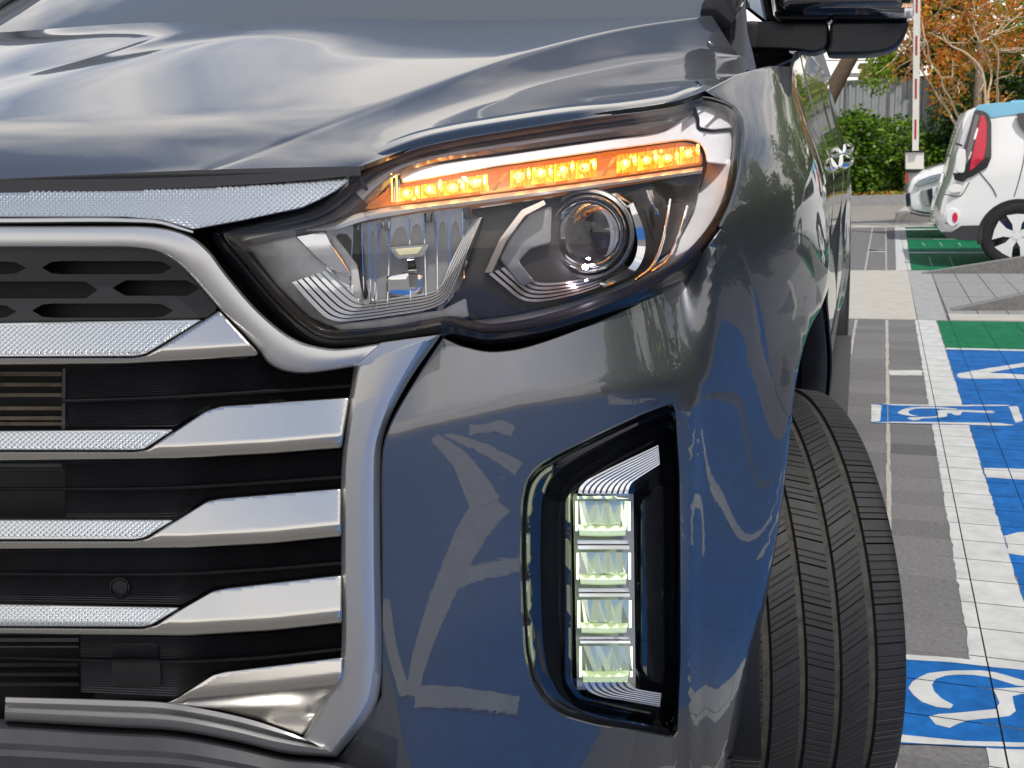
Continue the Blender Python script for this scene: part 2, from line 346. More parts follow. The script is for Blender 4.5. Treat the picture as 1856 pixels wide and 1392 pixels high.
def arc3(P, n):
    s = np.r_[0, np.cumsum(np.linalg.norm(np.diff(P, axis=0), axis=1))]; t = np.linspace(0, 1, n)**1.15*s[-1]
    return np.stack([np.interp(t, s, P[:, k]) for k in range(3)], 1)
cen, cre, rid, shu = [arc3(spl(P[:, [1, 0, 2]], 300)[:, [1, 0, 2]], nU) for P in (cen, cre, rid, shu)]
G = []
for u in range(nU):
    C0, K, R_, S_ = cen[u], cre[u], rid[u], shu[u]
    mid = C0*.42+K*.58+np.array([0, 0, .004-.004*u/nU]); m1 = C0*.8+K*.2+np.array([0, 0, .004+.006*u/nU])
    top = spl(np.array([C0, m1, mid, K]), 26); top = top[:-1]
    # crease corner with a small radius, then the flank, then a soft ridge
    d1 = (K-top[-1])/np.linalg.norm(K-top[-1]); e = R_-K; L = np.linalg.norm(e); row = [p for p in top if np.linalg.norm(p-K) > .012]
    row += [K-d1*.009, K-d1*.003+np.array([0, 0, -.0006]), K+e/L*min(.003, .05*L)+np.array([0, 0, -.0006]), K+e/L*min(.010, .12*L)]
    w = .45; A = R_-e*w; Bq = R_+(S_-R_)*.55
    for t in (.25, .5, .75): row.append(K+e*(t*(1-w)))
    for t in np.linspace(0, 1, 12): row.append((1-t)**2*A+2*t*(1-t)*R_+t*t*Bq)
    for t in (.35, .7, 1.0): row.append(Bq+(S_-Bq)*t)
    P = np.array(row); s = np.r_[0, np.cumsum(np.linalg.norm(np.diff(P, axis=0), axis=1))]
    G.append((P, s))
nV = 64; GG = np.zeros((nU, nV, 3))
for u, (P, s) in enumerate(G):           # the same number of columns everywhere, denser at the crease
    i = np.linspace(0, len(P)-1, nV); a = np.floor(i).astype(int).clip(0, len(P)-2); f = (i-a)[:, None]; GG[u] = P[a]*(1-f)+P[a+1]*f
lip = [GG[0]+np.array([0, .016, -.022]), GG[0]+np.array([0, .002, -.009])]
GG = np.concatenate([np.array(lip), GG], 0)
edge = GG[:, -1:]+np.array([-.003, .002, -.005]); GG = np.concatenate([GG, edge], 1)
left = GG[:, ::-1]*np.array([-1.12, 1, 1])+np.array([2.12*XM, 0, 0]); q = np.clip((XM-left[:, :, 0])/.8, 0, 1); left[:, :, 2] += .085*q*np.linspace(0, 1, len(left))[:, None]; GB = np.concatenate([left[:, :-1], GG], 1)
mb = MB(); mb.grid(GB, flip=True); mb.build('bonnet', M['paint'], truck, 30)
# engine bay behind the gaps, so that no light leaks through
mb = MB(); mb.box((XM, 1.62, .80), (1.5, 1.16, .36)); mb.box((XM, 1.45, 1.0), (1.0, .7, .08)); mb.box((XM, 1.25, .72), (1.3, .3, .42)); mb.build('engine_bay', M['gap'], truck, 0)
# black band painting in the shaded gap under the bonnet's front edge
band('bonnet_gap', [(-500, 332), (0, 326), (300, 322), (560, 309), (650, 300), (668, 303)], [(-500, 351), (0, 349), (300, 342), (560, 326), (645, 316), (668, 308)], [(0, -.02), (.5, -.016), (1, -.014), (1.3, -.05)], M['gap'], truck, skin, 40)

# ---- side skin
def side(name, outline_yz, off=0.0, step=.03, m='paint', thick=.003, parent=None, rnd=.0018):
    O = np.array(outline_yz, float)
    f = lambda p, o: skin_yz(p[:, 0], p[:, 1], o)
    return plate(name, O, M[m], parent or truck, f, off, thick, rnd, .0006, step, smooth=40)
def arcpts(cy, r, a0, a1, n, sz=1.0): return [(cy+r*math.cos(a), WZ+r*sz*math.sin(a)) for a in np.radians(np.linspace(a0, a1, n))]
AR = .45
_ap = [(1.275, .25), (1.225, .36), (1.208, .451), (1.216, .569), (1.25, .669), (1.293, .752), (1.346, .801), (1.411, .828), (1.52, .838)]
AP = spl(_ap+[(2*WY-y, z) for y, z in _ap[::-1]], 120)      # the front wheel arch, front to back, (length, height)
JE = int(np.argmin(np.where(AP[:, 0] < WY, np.abs(AP[:, 1]-.715), 9)))
lampback = skin([(1308, 410), (1327, 372), (1343, 310), (1349, 240), (1345, 212), (1332, 194)])[:, 1:]
JOINT = [tuple(skin([(1307, 411)])[0, 1:]), (1.165, .925), (1.215, .83), tuple(AP[JE])]
fo = [tuple(lampback[0]+[.001, 0])]+[tuple(q) for q in lampback[1:]]+[(1.24, 1.135)]+[(1.34, 1.160), (1.46, 1.178), (1.7, 1.196), (1.98, 1.245), (2.14, 1.262), (2.145, 1.0), (2.15, .7), (2.155, .5), (2.16, .34)]
fo += [tuple(q) for q in AP[JE:][::-1] if q[1] > .35]
fo = [q for q in fo if not (q[0] > 2.161)]
# the arch meets the bumper joint in front
fo += [tuple(q) for q in spl(JOINT, 14)[::-1][:-1]]
side('fender', fo)
# A joint runs from the lamp's rear corner to the arch: the bumper continues below it
door1 = [(2.152, 1.263), (2.5, 1.29), (3.10, 1.32), (3.12, 1.0), (3.10, .6), (3.08, .40), (2.17, .38), (2.164, .5), (2.158, .7), (2.153, 1.0)]
d1 = side('front_door', door1)
door2 = [(3.108, 1.32), (3.6, 1.34), (4.05, 1.355), (4.10, 1.05), (4.12, .9)]+[(q[0], q[1]) for q in arcpts(4.95, .86, 165, 182, 6)]+[(4.08, .42), (4.0, .40), (3.09, .40), (3.108, .6), (3.128, 1.0)]
d2 = side('rear_door', [q for q in door2 if q[0] <= 4.13])
bed = [(4.06, 1.355), (4.6, 1.365), (5.4, 1.375), (6.15, 1.375), (6.16, .95), (6.15, .6), (6.1, .5)]+arcpts(4.95, AR, 0, 180, 30, .96)+[(4.40, .39), (4.12, .42), (4.14, .9), (4.11, 1.05)]
bed = [q for q in bed if q[1] >= .385]
side('cargo_bed', bed)
# grey sill moulding, black arch flange lining
band_yz = lambda name, pts, w, m, off: None
mb = MB()
for (a, b) in ((2.20, 4.36),):
    P = [skin_yz(np.linspace(a, b, 30), np.full(30, z), o) for z, o in ((.43, .004), (.42, .016), (.34, .018), (.30, .002), (.30, -.12))]
    mb.grid(np.array(P))
mb.build('sill', M['grey_plastic'], truck)
mb = MB(); mb.box((.93, 3.2, .34), (.12, 1.9, .035)); mb.box((.86, 2.6, .36), (.14, .05, .05)); mb.box((.86, 3.8, .36), (.14, .05, .05)); mb.build('side_step', M['black'], truck)
for cy, nm in ((WY, 'wheel_well'), (4.95, 'wheel_well')):
    mb = MB(); A = AP[np.linspace(0, 119, 40).astype(int)]
    R = [np.stack([np.full(40, x), cy+(A[:, 0]-WY)*1.03, WZ+(A[:, 1]-WZ)*1.03], 1) for x in (.90, .6, .42)]
    mb.grid(np.array(R)); b = len(mb.V); mb.V += [tuple(q) for q in R[2]]; mb.F.append(tuple(range(b, b+40))); mb.M.append(0); mb.build(nm, M['gap'], truck)
# fender lip inside the arch
mb = MB(); A = np.radians(np.linspace(-2, 187, 60))
def lipring(r, dx): y = WY+(AP[::2, 0]-WY)*r/AR; z = WZ+(AP[::2, 1]-WZ)*r/AR; p = skin_yz(y, z); p[:, 0] += dx; return p
mb.grid(np.array([lipring(AR+.002, -.010), lipring(AR-.012, -.014), lipring(AR-.014, -.03), lipring(AR+.0, -.06)])); mb.build('arch_lip', M['grey_plastic'], truck)
# chassis and the side that faces away, plain but closed
mb = MB(); mb.box((XM, 3.6, .5), (1.3, 5.0, .26)); mb.build('chassis', M['gap'], truck, 0)
def mirror(o, par=truck):
    me = o.data.copy(); me.transform(Matrix.Translation((2*XM, 0, 0)) @ Matrix.Scale(-1, 4, (1, 0, 0))); me.flip_normals(); c = bpy.data.objects.new(o.name.split('.')[0], me); COL.objects.link(c); c.parent = par; c.matrix_parent_inverse = o.matrix_parent_inverse.copy(); return c
for n in ('fender', 'front_door', 'rear_door', 'cargo_bed', 'sill', 'side_step'): mirror(bpy.data.objects[n])
mb = MB(); mb.box((XM, 6.16, .86), (2.2, .06, .74)); mb.build('tailgate', M['paint'], truck, 0)
mb = MB(); mb.box((XM, 5.1, .78), (2.1, 2.0, .05)); mb.box((XM, 4.12, 1.0), (2.1, .05, .5)); mb.build('bed_floor', M['black'], truck, 0)
mb = MB(); mb.box((XM, 3.05, .7), (2.1, 1.9, .7)); mb.box((XM, 2.1, 1.0), (1.9, .12, .5)); mb.build('cabin_floor', M['gap'], truck, 0)
# cabin: pillars, roof, glass
def glassplate(name, quad, m, th=.006):
    q = np.array(quad, float); n = np.cross(q[1]-q[0], q[3]-q[0]); n /= np.linalg.norm(n); G = []
    for i in np.linspace(0, 1, 9):
        a = q[0]+(q[3]-q[0])*i; b = q[1]+(q[2]-q[1])*i; G.append([a+(b-a)*t+n*(.05*4*t*(1-t)+.03*4*i*(1-i)) for t in np.linspace(0, 1, 15)])
    mb = MB(); mb.grid(np.array(G)); mb.grid(np.array(G)-n*th, flip=True); return mb.build(name, M[m], truck, 60)
glassplate('windscreen', [(2*XM-.735, 1.93, 1.27), (.735, 1.93, 1.285), (.60, 2.82, 1.80), (2*XM-.60, 2.82, 1.80)], 'windscreen')
def sx(P, s): P = np.array(P, float); P[:, 0] = P[:, 0] if s > 0 else 2*XM-P[:, 0]; return P
for s in (1, -1):
    mb = MB(); P = sx([(.775, 2.2, 1.36), (.845, 2.36, 1.31), (.66, 2.95, 1.80), (.69, 2.42, 1.60)], s); mb.add(list(P)+list(P-np.array([s*.01, 0, 0])), [(0, 1, 2, 3), (7, 6, 5, 4), (0, 4, 5, 1), (1, 5, 6, 2), (2, 6, 7, 3), (3, 7, 4, 0)]); mb.build('quarter_window', M['glass_dark'], truck, 0)
    mb = MB(); mb.tube(sx([(.742, 1.965, 1.325), (.745, 2.03, 1.36), (.70, 2.4, 1.60), (.62, 2.80, 1.80), (.60, 3.4, 1.84)], s), [.034, .038, .036, .036, .03], 12); mb.build('pillar', M['paint'], truck, 60)
    q = sx([(.855, 2.2, 1.28), (.845, 3.08, 1.325), (.66, 3.06, 1.80), (.66, 2.95, 1.80)], s)
    mb = MB()
    P = np.array(q); mb.add(list(P)+list(P-np.array([s*.01, 0, 0])), [(0, 1, 2, 3), (7, 6, 5, 4), (0, 4, 5, 1), (1, 5, 6, 2), (2, 6, 7, 3), (3, 7, 4, 0)]); g1 = mb.build('side_window', M['glass_dark'], truck, 0)
    P = sx([(.845, 3.12, 1.325), (.848, 4.02, 1.355), (.67, 3.9, 1.79), (.66, 3.12, 1.80)], s); mb = MB()
    mb.add(list(P)+list(P-np.array([s*.01, 0, 0])), [(0, 1, 2, 3), (7, 6, 5, 4), (0, 4, 5, 1), (1, 5, 6, 2), (2, 6, 7, 3), (3, 7, 4, 0)]); mb.build('side_window', M['glass_dark'], truck, 0)
    mb = MB(); mb.tube(sx([(.866, 2.16, 1.27), (.858, 3.1, 1.328), (.855, 4.05, 1.362)], s), .011, 8); mb.build('belt_strip', M['chrome'], truck)
    mb = MB(); mb.tube(sx([(.84, 4.0, 1.33), (.78, 4.02, 1.5), (.67, 3.95, 1.80)], s), .05, 8); mb.build('pillar', M['paint'], truck)
    mb = MB(); mb.tube(sx([(.84, 3.1, 1.30), (.665, 3.09, 1.80)], s), .035, 8); mb.build('pillar', M['gap'], truck)
mb = MB(); mb.grid(np.array([[(XM+x*.86, y, 1.82+.03*(1-x*x)-.03*((y-3.4)/.6)**2) for x in np.linspace(-1, 1, 9)] for y in np.linspace(2.8, 4.0, 7)])); mb.grid(np.array([[(XM+x*.86, y, 1.78) for x in np.linspace(-1, 1, 3)] for y in (2.8, 4.0)]), flip=True); mb.build('roof', M['paint'], truck)
mb = MB(); mb.box((XM, 2.005, 1.30), (1.8, .07, .03)); mb.build('cowl', M['gap'], truck)
# corner of bodywork between bonnet, wing and pillar
plate('wing_corner', rnd([(1264, 18), (1272, -60), (1346, -60), (1356, 60), (1366, 100), (1372, 128), (1340, 128), (1290, 70)], 6, 90), M['paint'], truck, lambda p, o: atY(p, 2.12-.0012*(np.atleast_2d(p)[:, 1]-25)-o), 0, .02, 1, .002, 10)
# ---- door handles
def handle(door, y, z):
    mb = MB(); Y = np.linspace(y-.10, y+.10, 12); R = []
    for zz, oo in ((-.018, .004), (-.02, .02), (-.012, .034), (.004, .038), (.018, .03), (.02, .012)):
        b = np.sin(np.linspace(.35, math.pi-.35, 12)); p = skin_yz(Y, np.full(12, z), 0); p[:, 0] += oo*b+.002; p[:, 2] = z+zz*(.55+.45*b); R.append(p)
    mb.grid(np.array(R), flip=True)
    for k in (0, -1): bq = len(mb.V); mb.V += [tuple(r[k]) for r in R]; mb.F.append(tuple(range(bq, bq+len(R)))); mb.M.append(0)
    return mb.build('door_handle', M['chrome'], door, 50)
handle(d1, 2.78, 1.045); handle(d2, 3.80, 1.085)

# ---- door mirror
mir = empty('door_mirror', (.95, 2.25, 1.25)); mir.parent = truck; mir.matrix_parent_inverse = truck.matrix_world.inverted()
def shell(name, outline, y0, y1, m, e=6, puff=.03, smooth=50, step=16):
    """rounded closed body: outline in pixels at depth y0, swelling towards the viewer and closed behind at y1"""
    O = rnd(outline, 12, 140); rings = []
    for ins_, dy in ((e*3.2, -puff), (e*1.6, -puff*.8), (e*.6, -puff*.45), (0, 0)):
        rings.append(atY(inset(O, ins_) if ins_ else O, y0+dy))
    rings.append(rings[-1]+np.array([0, (y1-y0)*.6, 0])); rings.append(rings[-1]*.9+rings[-1].mean(0)*.1+np.array([0, (y1-y0)*.4, 0]))
    mb = MB(); mb.grid(np.array(rings), cu=True); c = rings[0]
    v, F = cdt(inset(O, e*3.2), step); b = len(mb.V); P = atY(v, y0-puff); mb.V += [tuple(q) for q in P]; mb.F += [tuple(i+b for i in t[::-1]) for t in F]; mb.M += [0]*len(F)
    b = len(mb.V); mb.V += [tuple(q) for q in rings[-1]]; mb.F.append(tuple(range(b, b+len(O)))); mb.M.append(0)
    o = mb.build(name, M[m], mir, smooth); bm = bmesh.new(); bm.from_mesh(o.data); bmesh.ops.remove_doubles(bm, verts=bm.verts, dist=1e-5); bmesh.ops.recalc_face_normals(bm, faces=bm.faces); bm.to_mesh(o.data); bm.free(); o.data.set_sharp_from_angle(angle=math.radians(smooth)); return o
shell('mirror_cap', [(1402, 34), (1398, 0), (1396, -70), (1440, -110), (1640, -110), (1657, -60), (1655, 5), (1650, 36)], 2.12, 2.28, 'gloss', 7, .05)
shell('mirror_base', [(1504, 38), (1650, 36), (1642, 62), (1630, 82), (1610, 94), (1570, 99), (1500, 100), (1497, 90), (1503, 80)], 2.14, 2.26, 'black', 2.0, .008, 24)
shell('mirror_arm', [(1338, 52), (1354, 37), (1375, 39), (1502, 38.5), (1502, 78), (1496, 90), (1475, 97), (1448, 92), (1370, 89), (1345, 92), (1335, 78)], 2.15, 2.26, 'black', 1.6, .006, 24)
o = plate('mirror_indicator', closed([(1486, 15), (1520, 8), (1656, 3), (1653, 33), (1615, 34), (1598, 22), (1570, 15)], 70, True), M['clear'], mir, lambda p, o: atY(p, 2.07-o), .004, .004, 1.2, .001, 10)
mb = MB()
for k in range(12):
    x = 1530+k*10.4; mb.grid(np.array([atY([(x, 9-(k*.25)), (x+8.5, 8.6-(k*.25))], 2.074), atY([(x, 14.5-(k*.1)), (x+8.5, 14.5-(k*.1))], 2.072)]))
mb.build('mirror_reflector', mat('amber_reflector', (.75, .42, .25), .25, .6), mir, 0)
mb = MB()
for k in range(6):
    t = k/6; mb.grid(np.array([atY([(1588+t*22, 18+t*15), (1655, 17+t*15)], 2.075), atY([(1590+t*22, 20+t*15), (1655, 19+t*15)], 2.071)]))
mb.grid(np.array([atY([(1486, 14), (1655, 6)], 2.078), atY([(1560, 16), (1655, 34)], 2.078)])); mb.build('mirror_light_guide', M['chrome_soft'], mir, 0)
plate('mirror_foot', rnd([(1334, 96), (1331, 80), (1337, 50), (1352, 36), (1368, 88), (1380, 96), (1366, 112), (1340, 112)], 5, 60), M['black'], mir, lambda p, o: atY(p, 2.19-np.asarray(o)), 0, .05, 1.5, .004, 10)
plate('door_shoulder', rnd([(1330, 112), (1360, 86), (1440, 88), (1470, 100), (1488, 122), (1470, 150), (1400, 150), (1345, 136)], 5, 90), M['paint'], truck, lambda p, o: atY(p, 2.34+.0030*(np.atleast_2d(p)[:, 0]-1340)-.0012*(np.atleast_2d(p)[:, 1]-90)-np.asarray(o)), 0, .03, 1.5, .004, 12)

# ---- wheels
def wheel(name, cx, cy, steer, full):
    w = empty(name, (cx, cy, WR+GZ), steer); w.parent = truck; w.matrix_parent_inverse = truck.matrix_world.inverted()
    # profile across the width (x, radius drop); five ribs and four grooves
    half = .128; ribs = [(-.128, -.082), (-.070, -.030), (-.020, .020), (.030, .070), (.082, .128)]
    prof = [(-.128, .150, -1), (-.132, .10, -1), (-.136, .06, -1), (-.134, .03, -1), (-.127, .012, 0)]
    for i, (a, b) in enumerate(ribs):
        for t in ((.12, .3, .5, .7, .98) if i == 0 else (.02, .3, .5, .7, .88) if i == 4 else (.02, .26, .5, .74, .98)):
            x = a+(b-a)*t; prof.append((x, .010*(abs(x)/.128)**2.6, i))
        if i < 4:
            c = ribs[i+1][0]; e = .010*(abs(b)/.128)**2.6; prof += [(b+.0012, e+.0075, 9), (c-.0012, e+.0075, 9)]
    prof += [(.127, .012, 4), (.134, .03, -1), (.136, .06, -1), (.132, .10, -1), (.128, .150, -1)]
    nP = 76 if full else 40; cuts = []
    for k in range(nP):
        base = (k+.16*math.sin(k*2.1)+.12*math.sin(k*.9))/nP
        for t in ((0, .05, .09, .31, .345, .365, .40, .62, .65, .675, .71, .95) if full else (0, .1, .5)): cuts.append(((base+t/nP), t))
    TH = np.array([c[0] for c in cuts])*2*math.pi; tt = np.array([c[1] for c in cuts]); G = []; MI = []
    slant = {0: .000, 1: .30, 2: -.16, 3: .34, 4: .0}
    sh = 0
    for (x, dr, r) in prof:
        th = TH.copy(); d = np.full(len(TH), dr)
        if full and 0 <= r <= 4:
            a, b = ribs[r]; q = (x-a)/(b-a); th = th+slant[r]*q*2*math.pi/nP*2.4+(r*.37)*2*math.pi/nP
            d = d+np.where(np.isclose(tt, .05), .0055 if r in (0, 4) else .004, 0)+np.where(np.isclose(tt, .345) | np.isclose(tt, .365), .0018, 0)+np.where(np.isclose(tt, .65) | np.isclose(tt, .675), .0018, 0)
            if r in (1, 3): d = np.where((q > .8) & ~np.isclose(tt, .05), dr, d)
        G.append(np.stack([np.full(len(TH), x), -(WR-d)*np.cos(th), (WR-d)*np.sin(th)], 1))
    mb = MB()
    for j in range(len(prof)-1):
        mb.grid(np.array([G[j], G[j+1]]), 1 if prof[j][2] == 9 and prof[j+1][2] == 9 else 0, cu=True, flip=True)
    o = mb.build('tyre', [M['rubber'], M['groove']], None, 28); bm = bmesh.new(); bm.from_mesh(o.data); bmesh.ops.remove_doubles(bm, verts=bm.verts, dist=1e-6); bm.to_mesh(o.data); bm.free(); o.data.set_sharp_from_angle(angle=math.radians(28))
    o.parent = w
    mb = MB(); a = np.linspace(0, 2*math.pi, 48, endpoint=False)
    rg = lambda x, r: np.stack([np.full(48, x), r*np.cos(a), r*np.sin(a)], 1)
    mb.grid(np.array([rg(-.12, .235), rg(-.1, .21), rg(.06, .205), rg(.11, .225), rg(.125, .237), rg(.118, .222), rg(.09, .20)]), cu=True)
    for k in range(6):
        t = k*math.pi/3; u = np.array([0, math.cos(t), math.sin(t)]); v = np.array([0, -math.sin(t), math.cos(t)])
        mb.grid(np.array([[np.array([.10, 0, 0])+u*.03+v*q for q in (-.035, .035)], [np.array([.105, 0, 0])+u*.12+v*q for q in (-.022, .022)], [np.array([.095, 0, 0])+u*.215+v*q for q in (-.03, .03)]]))
    mb.add(rg(.108, .055), [tuple(range(48))]); mb.grid(np.array([rg(-.05, .17), rg(-.02, .17), rg(-.02, .05)]), cu=True); o2 = mb.build('rim', M['chrome_soft'], None); o2.parent = w
    return w
STEER = math.radians(20)
wheel('front_wheel', .845, 1.715, STEER, True); wheel('front_wheel', 2*XM-.845, WY, STEER, False); wheel('rear_wheel', .835, 4.95, 0, False); wheel('rear_wheel', 2*XM-.835, 4.95, 0, False)
# ================================================================== bumper, grille, lamps (seen outlines laid on the skin)
def group(name, px=None, parent=truck):
    p = skin([px])[0] if px else (0, .9, .9); e = empty(name, p); e.parent = parent; e.matrix_parent_inverse = parent.matrix_world.inverted(); return e
def PJ(p): c = (np.atleast_2d(p)-CAM) @ RW; return np.stack([c[:, 0]/c[:, 2]*FPX+PCX, c[:, 1]/c[:, 2]*FPX+PCY], 1)
def ln(pts): a = np.array(pts, float); return lambda x: np.interp(x, a[:, 0], a[:, 1])
# ---- painted bumper corner
bumper = group('bumper', (850, 900))
cr = ln([(600, 800), (690, 790), (760, 768), (940, 727), (1100, 702), (1240, 690), (1330, 690)])
def softp(x, w): return np.where(x > w, x, np.where(x < -w, 0, (x+w)**2/(4*w)))
def bump_off(p):
    x, y = p[:, 0], p[:, 1]; h = cr(x)-y; side = sstep(1225, 1300, x)
    o = -.00021*softp(h, 15)*(1-side)-.00003*softp(y-820, 60)*(1-side)
    # the panel dips gently between the grille pillar and the fog lamp
    o = o+.006*np.exp(-((x-1252)/13)**2)*sstep(690, 740, y)
    o = o-.030*sstep(60, -20, y-(1345-.0*x))*0
    return o
joint = PJ(skin_yz(*(spl(JOINT, 14)[1:]+[.010, .006]).T, -.0012))
archp = PJ(skin_yz(*AP[:JE+1][::-1].T))
TOPL = spl([(802, 609), (840, 626), (880, 636), (920, 635), (970, 624), (1100, 575), (1180, 534), (1250, 480), (1285, 440), (1306, 412)], 60)
LEFTL = spl([(690, 1262), (691, 1000), (691, 850), (695, 805), (707, 768), (750, 690), (802, 609)], 50)
OUT = np.vstack([TOPL, joint, archp, [(1352, 1360), (1338, 1500), (1000, 1500), (560, 1500), (560, 1440), (614, 1374)], LEFTL[:-1]])
fogo = [(1222, 731), (1160, 754), (1090, 786), (1020, 820), (975, 846), (955, 872), (947, 910), (945, 1000), (947, 1100), (952, 1180), (962, 1230), (985, 1270), (1020, 1295), (1080, 1312), (1150, 1322), (1226, 1336), (1232, 1200), (1232, 1000), (1230, 850)]
FOG = rnd(fogo, 14, 150)
OUT = arc(np.vstack([OUT, OUT[:1]]), 520, True)
plate('bumper_skin', OUT, M['paint'], bumper, skin, bump_off, .02, 3.5, .003, 13, holes=[FOG], smooth=24)
# ---- fog lamp
fog = group('fog_lamp', (1090, 1060))
def ring_pts(O, ins_, off, keepx=None): return skin(inset(O, ins_), bump_off(inset(O, ins_))+off)
FO = inset(FOG, -3)
steps = [(0, -.002), (5, -.006), (9, -.012), (24, -.020), (30, -.021), (34, -.030), (52, -.040), (56, -.041)]
def shrink(O, k):   # uneven inset: wide on the left and top, narrow on the right
    O2 = inset(O, 0); c = np.array([1215, 1030]); w = np.array([k, k])
    x0, y0 = O[:, 0].min(), O[:, 1].min(); sx_ = (1226-x0-1.35*k)/(1226-x0); sy_ = (1336-y0-1.15*k)/(1336-y0)
    return np.stack([1226-k*.12+(O[:, 0]-1226)*sx_, y0+k*.62+(O[:, 1]-y0)*sy_], 1)
R = [skin(shrink(FO, k), bump_off(FO)+o) for k, o in steps]
mb = MB(); mb.grid(np.array(R), cu=True); inn = shrink(FO, 56)
v, F = cdt(inn, 16); b = len(mb.V); mb.V += [tuple(q) for q in skin(v, bump_off(v)-.041)]; mb.F += [tuple(i+b for i in t[::-1]) for t in F]; mb.M += [0]*len(F)
o = mb.build('surround', M['gloss'], fog, 45); bm = bmesh.new(); bm.from_mesh(o.data); bmesh.ops.remove_doubles(bm, verts=bm.verts, dist=1e-5); bmesh.ops.recalc_face_normals(bm, faces=bm.faces); bm.to_mesh(o.data); bm.free(); o.data.set_sharp_from_angle(angle=math.radians(45))
fs = lambda p, o: skin(p, bump_off(np.atleast_2d(p))+o)
plate('inner_panel', rnd([(1160, 905), (1205, 872), (1207, 1246), (1176, 1236), (1160, 1215)], 10, 60), M['gloss'], fog, fs, -.030, .012, 4, .004, 20)
plate('inner_panel', rnd([(1022, 905), (1040, 880), (1190, 790), (1196, 800), (1060, 872), (1036, 902), (1038, 1240), (1060, 1262), (1190, 1290), (1190, 1300), (1045, 1270), (1022, 1235)], 8, 140), M['gloss'], fog, fs, -.026, .014, 3, .004, 20)
M['led_white'] = mat('fog_led_glow', (.75, .85, .60), .25, 0, .6, .05, emit=(.78, 1.0, .48), es=.36)
M['led_edge'] = mat('fog_led_edge', (.9, 1, .8), .3, 0, emit=(.95, 1.0, .72), es=1.5)
M['prism'] = mat('prism', (.60, .66, .58), .12, .65, .8, .02, emit=(.75, .95, .62), es=.10)
M['rib_white'] = mat('rib_white', (.86, .87, .9), .18, .55, .5, .05)
for k, (y0, y1, x0, x1) in enumerate([(907, 974, 1044, 1141), (1000, 1062, 1046, 1142), (1086, 1150, 1048, 1143), (1170, 1239, 1051, 1145)]):
    led = empty('led_module', skin([((x0+x1)/2, (y0+y1)/2)])[0]); led.parent = fog; led.matrix_parent_inverse = fog.matrix_world.inverted(); led = None
    # faceted prism above, glowing band below, glowing edges
    xs = np.linspace(x0+6, x1-4, 9); ym = y0+(y1-y0)*.66; mb = MB(); rr = random.Random(k)
    top = skin(np.stack([xs, np.full(9, y0+1)], 1), -.012+0*xs); midr = skin(np.stack([xs+[rr.uniform(-5, 5)+(8 if k == 3 else 0) for _ in xs], np.full(9, ym)+[rr.uniform(-2, 2) for _ in xs]], 1), np.array([-.014+.012*(i % 2)+rr.uniform(-.002, .002) for i in range(9)]))
    mb.grid(np.array([top, midr]), 0); mb.build('led_prism', M['prism'], fog, 0)
    bx = np.linspace(x0+4, x1-5, 12); sag = 4*np.sin(np.linspace(0, math.pi, 12)); band('led_lens', np.stack([bx, ym-1+sag*.4], 1), np.stack([bx*.94+.06*(x0+x1)/2, y1-3+sag*.3], 1), [(0, -.016), (.12, -.006), (.5, .0), (.85, -.004), (1, -.016)], M['led_white'], fog, fs, 12, 60, False)
    for xe in (x0-1, x1-3): band('led_edge', [(xe, y0+2), (xe+4.5, y0+2)], [(xe, y1-12), (xe+4.5, y1-12)], [(0, -.014), (0, -.006), (1, -.006), (1, -.014)], M['led_edge'], fog, fs, 4, 0, False)
    if k < 3:
        yb = y1+3; yt = [1000, 1086, 1170][k]-3
        band('led_divider', [(x0+2, yb), (x1-2, yb)], [(x0+4, yt), (x1, yt)], [(0, -.02), (.08, -.008), (.42, -.010), (.5, -.016), (.6, -.006), (.92, -.004), (1, -.02)], M['rib_white'], fog, fs, 10, 0, False)
mbx = band(None, [(1038, 895), (1148, 895)], [(1046, 1250), (1152, 1250)], [(0, -.030), (1, -.030)], None, None, fs, 8, 0, False, mb=MB()); mbx.build('led_backplate', M['lampgrey'], fog, 0)
# ribbed blades above and below the modules
mb = MB()
A = spl([(1046, 905), (1048, 886), (1060, 872), (1085, 858), (1193, 806)], 40); B = spl([(1140, 905), (1141, 888), (1146, 876), (1156, 868), (1196, 842)], 40)
prof = []
for i in range(9): prof += [(i/9+.004, -.018), (i/9+.02, -.008), (i/9+.09, -.006), (i/9+.106, -.018)]
band('blade', A, B, prof, M['rib_white'], fog, fs, 40, 25)
A = spl([(1054, 1236), (1062, 1250), (1085, 1262), (1130, 1270), (1196, 1282)], 30); B = spl([(1142, 1236), (1146, 1242), (1156, 1248), (1174, 1252), (1199, 1256)], 30)
prof = []
for i in range(7): prof += [(i/7+.004, -.020), (i/7+.03, -.008), (i/7+.11, -.007), (i/7+.138, -.020)]
band('blade', A, B, prof, M['rib_white'], fog, fs, 30, 25)
band('led_divider', [(1046, 893), (1140, 893)], [(1046, 905), (1140, 905)], [(0, -.02), (.1, -.006), (.5, -.003), (.9, -.006), (1, -.02)], M['chrome'], fog, fs, 10, 0, False)

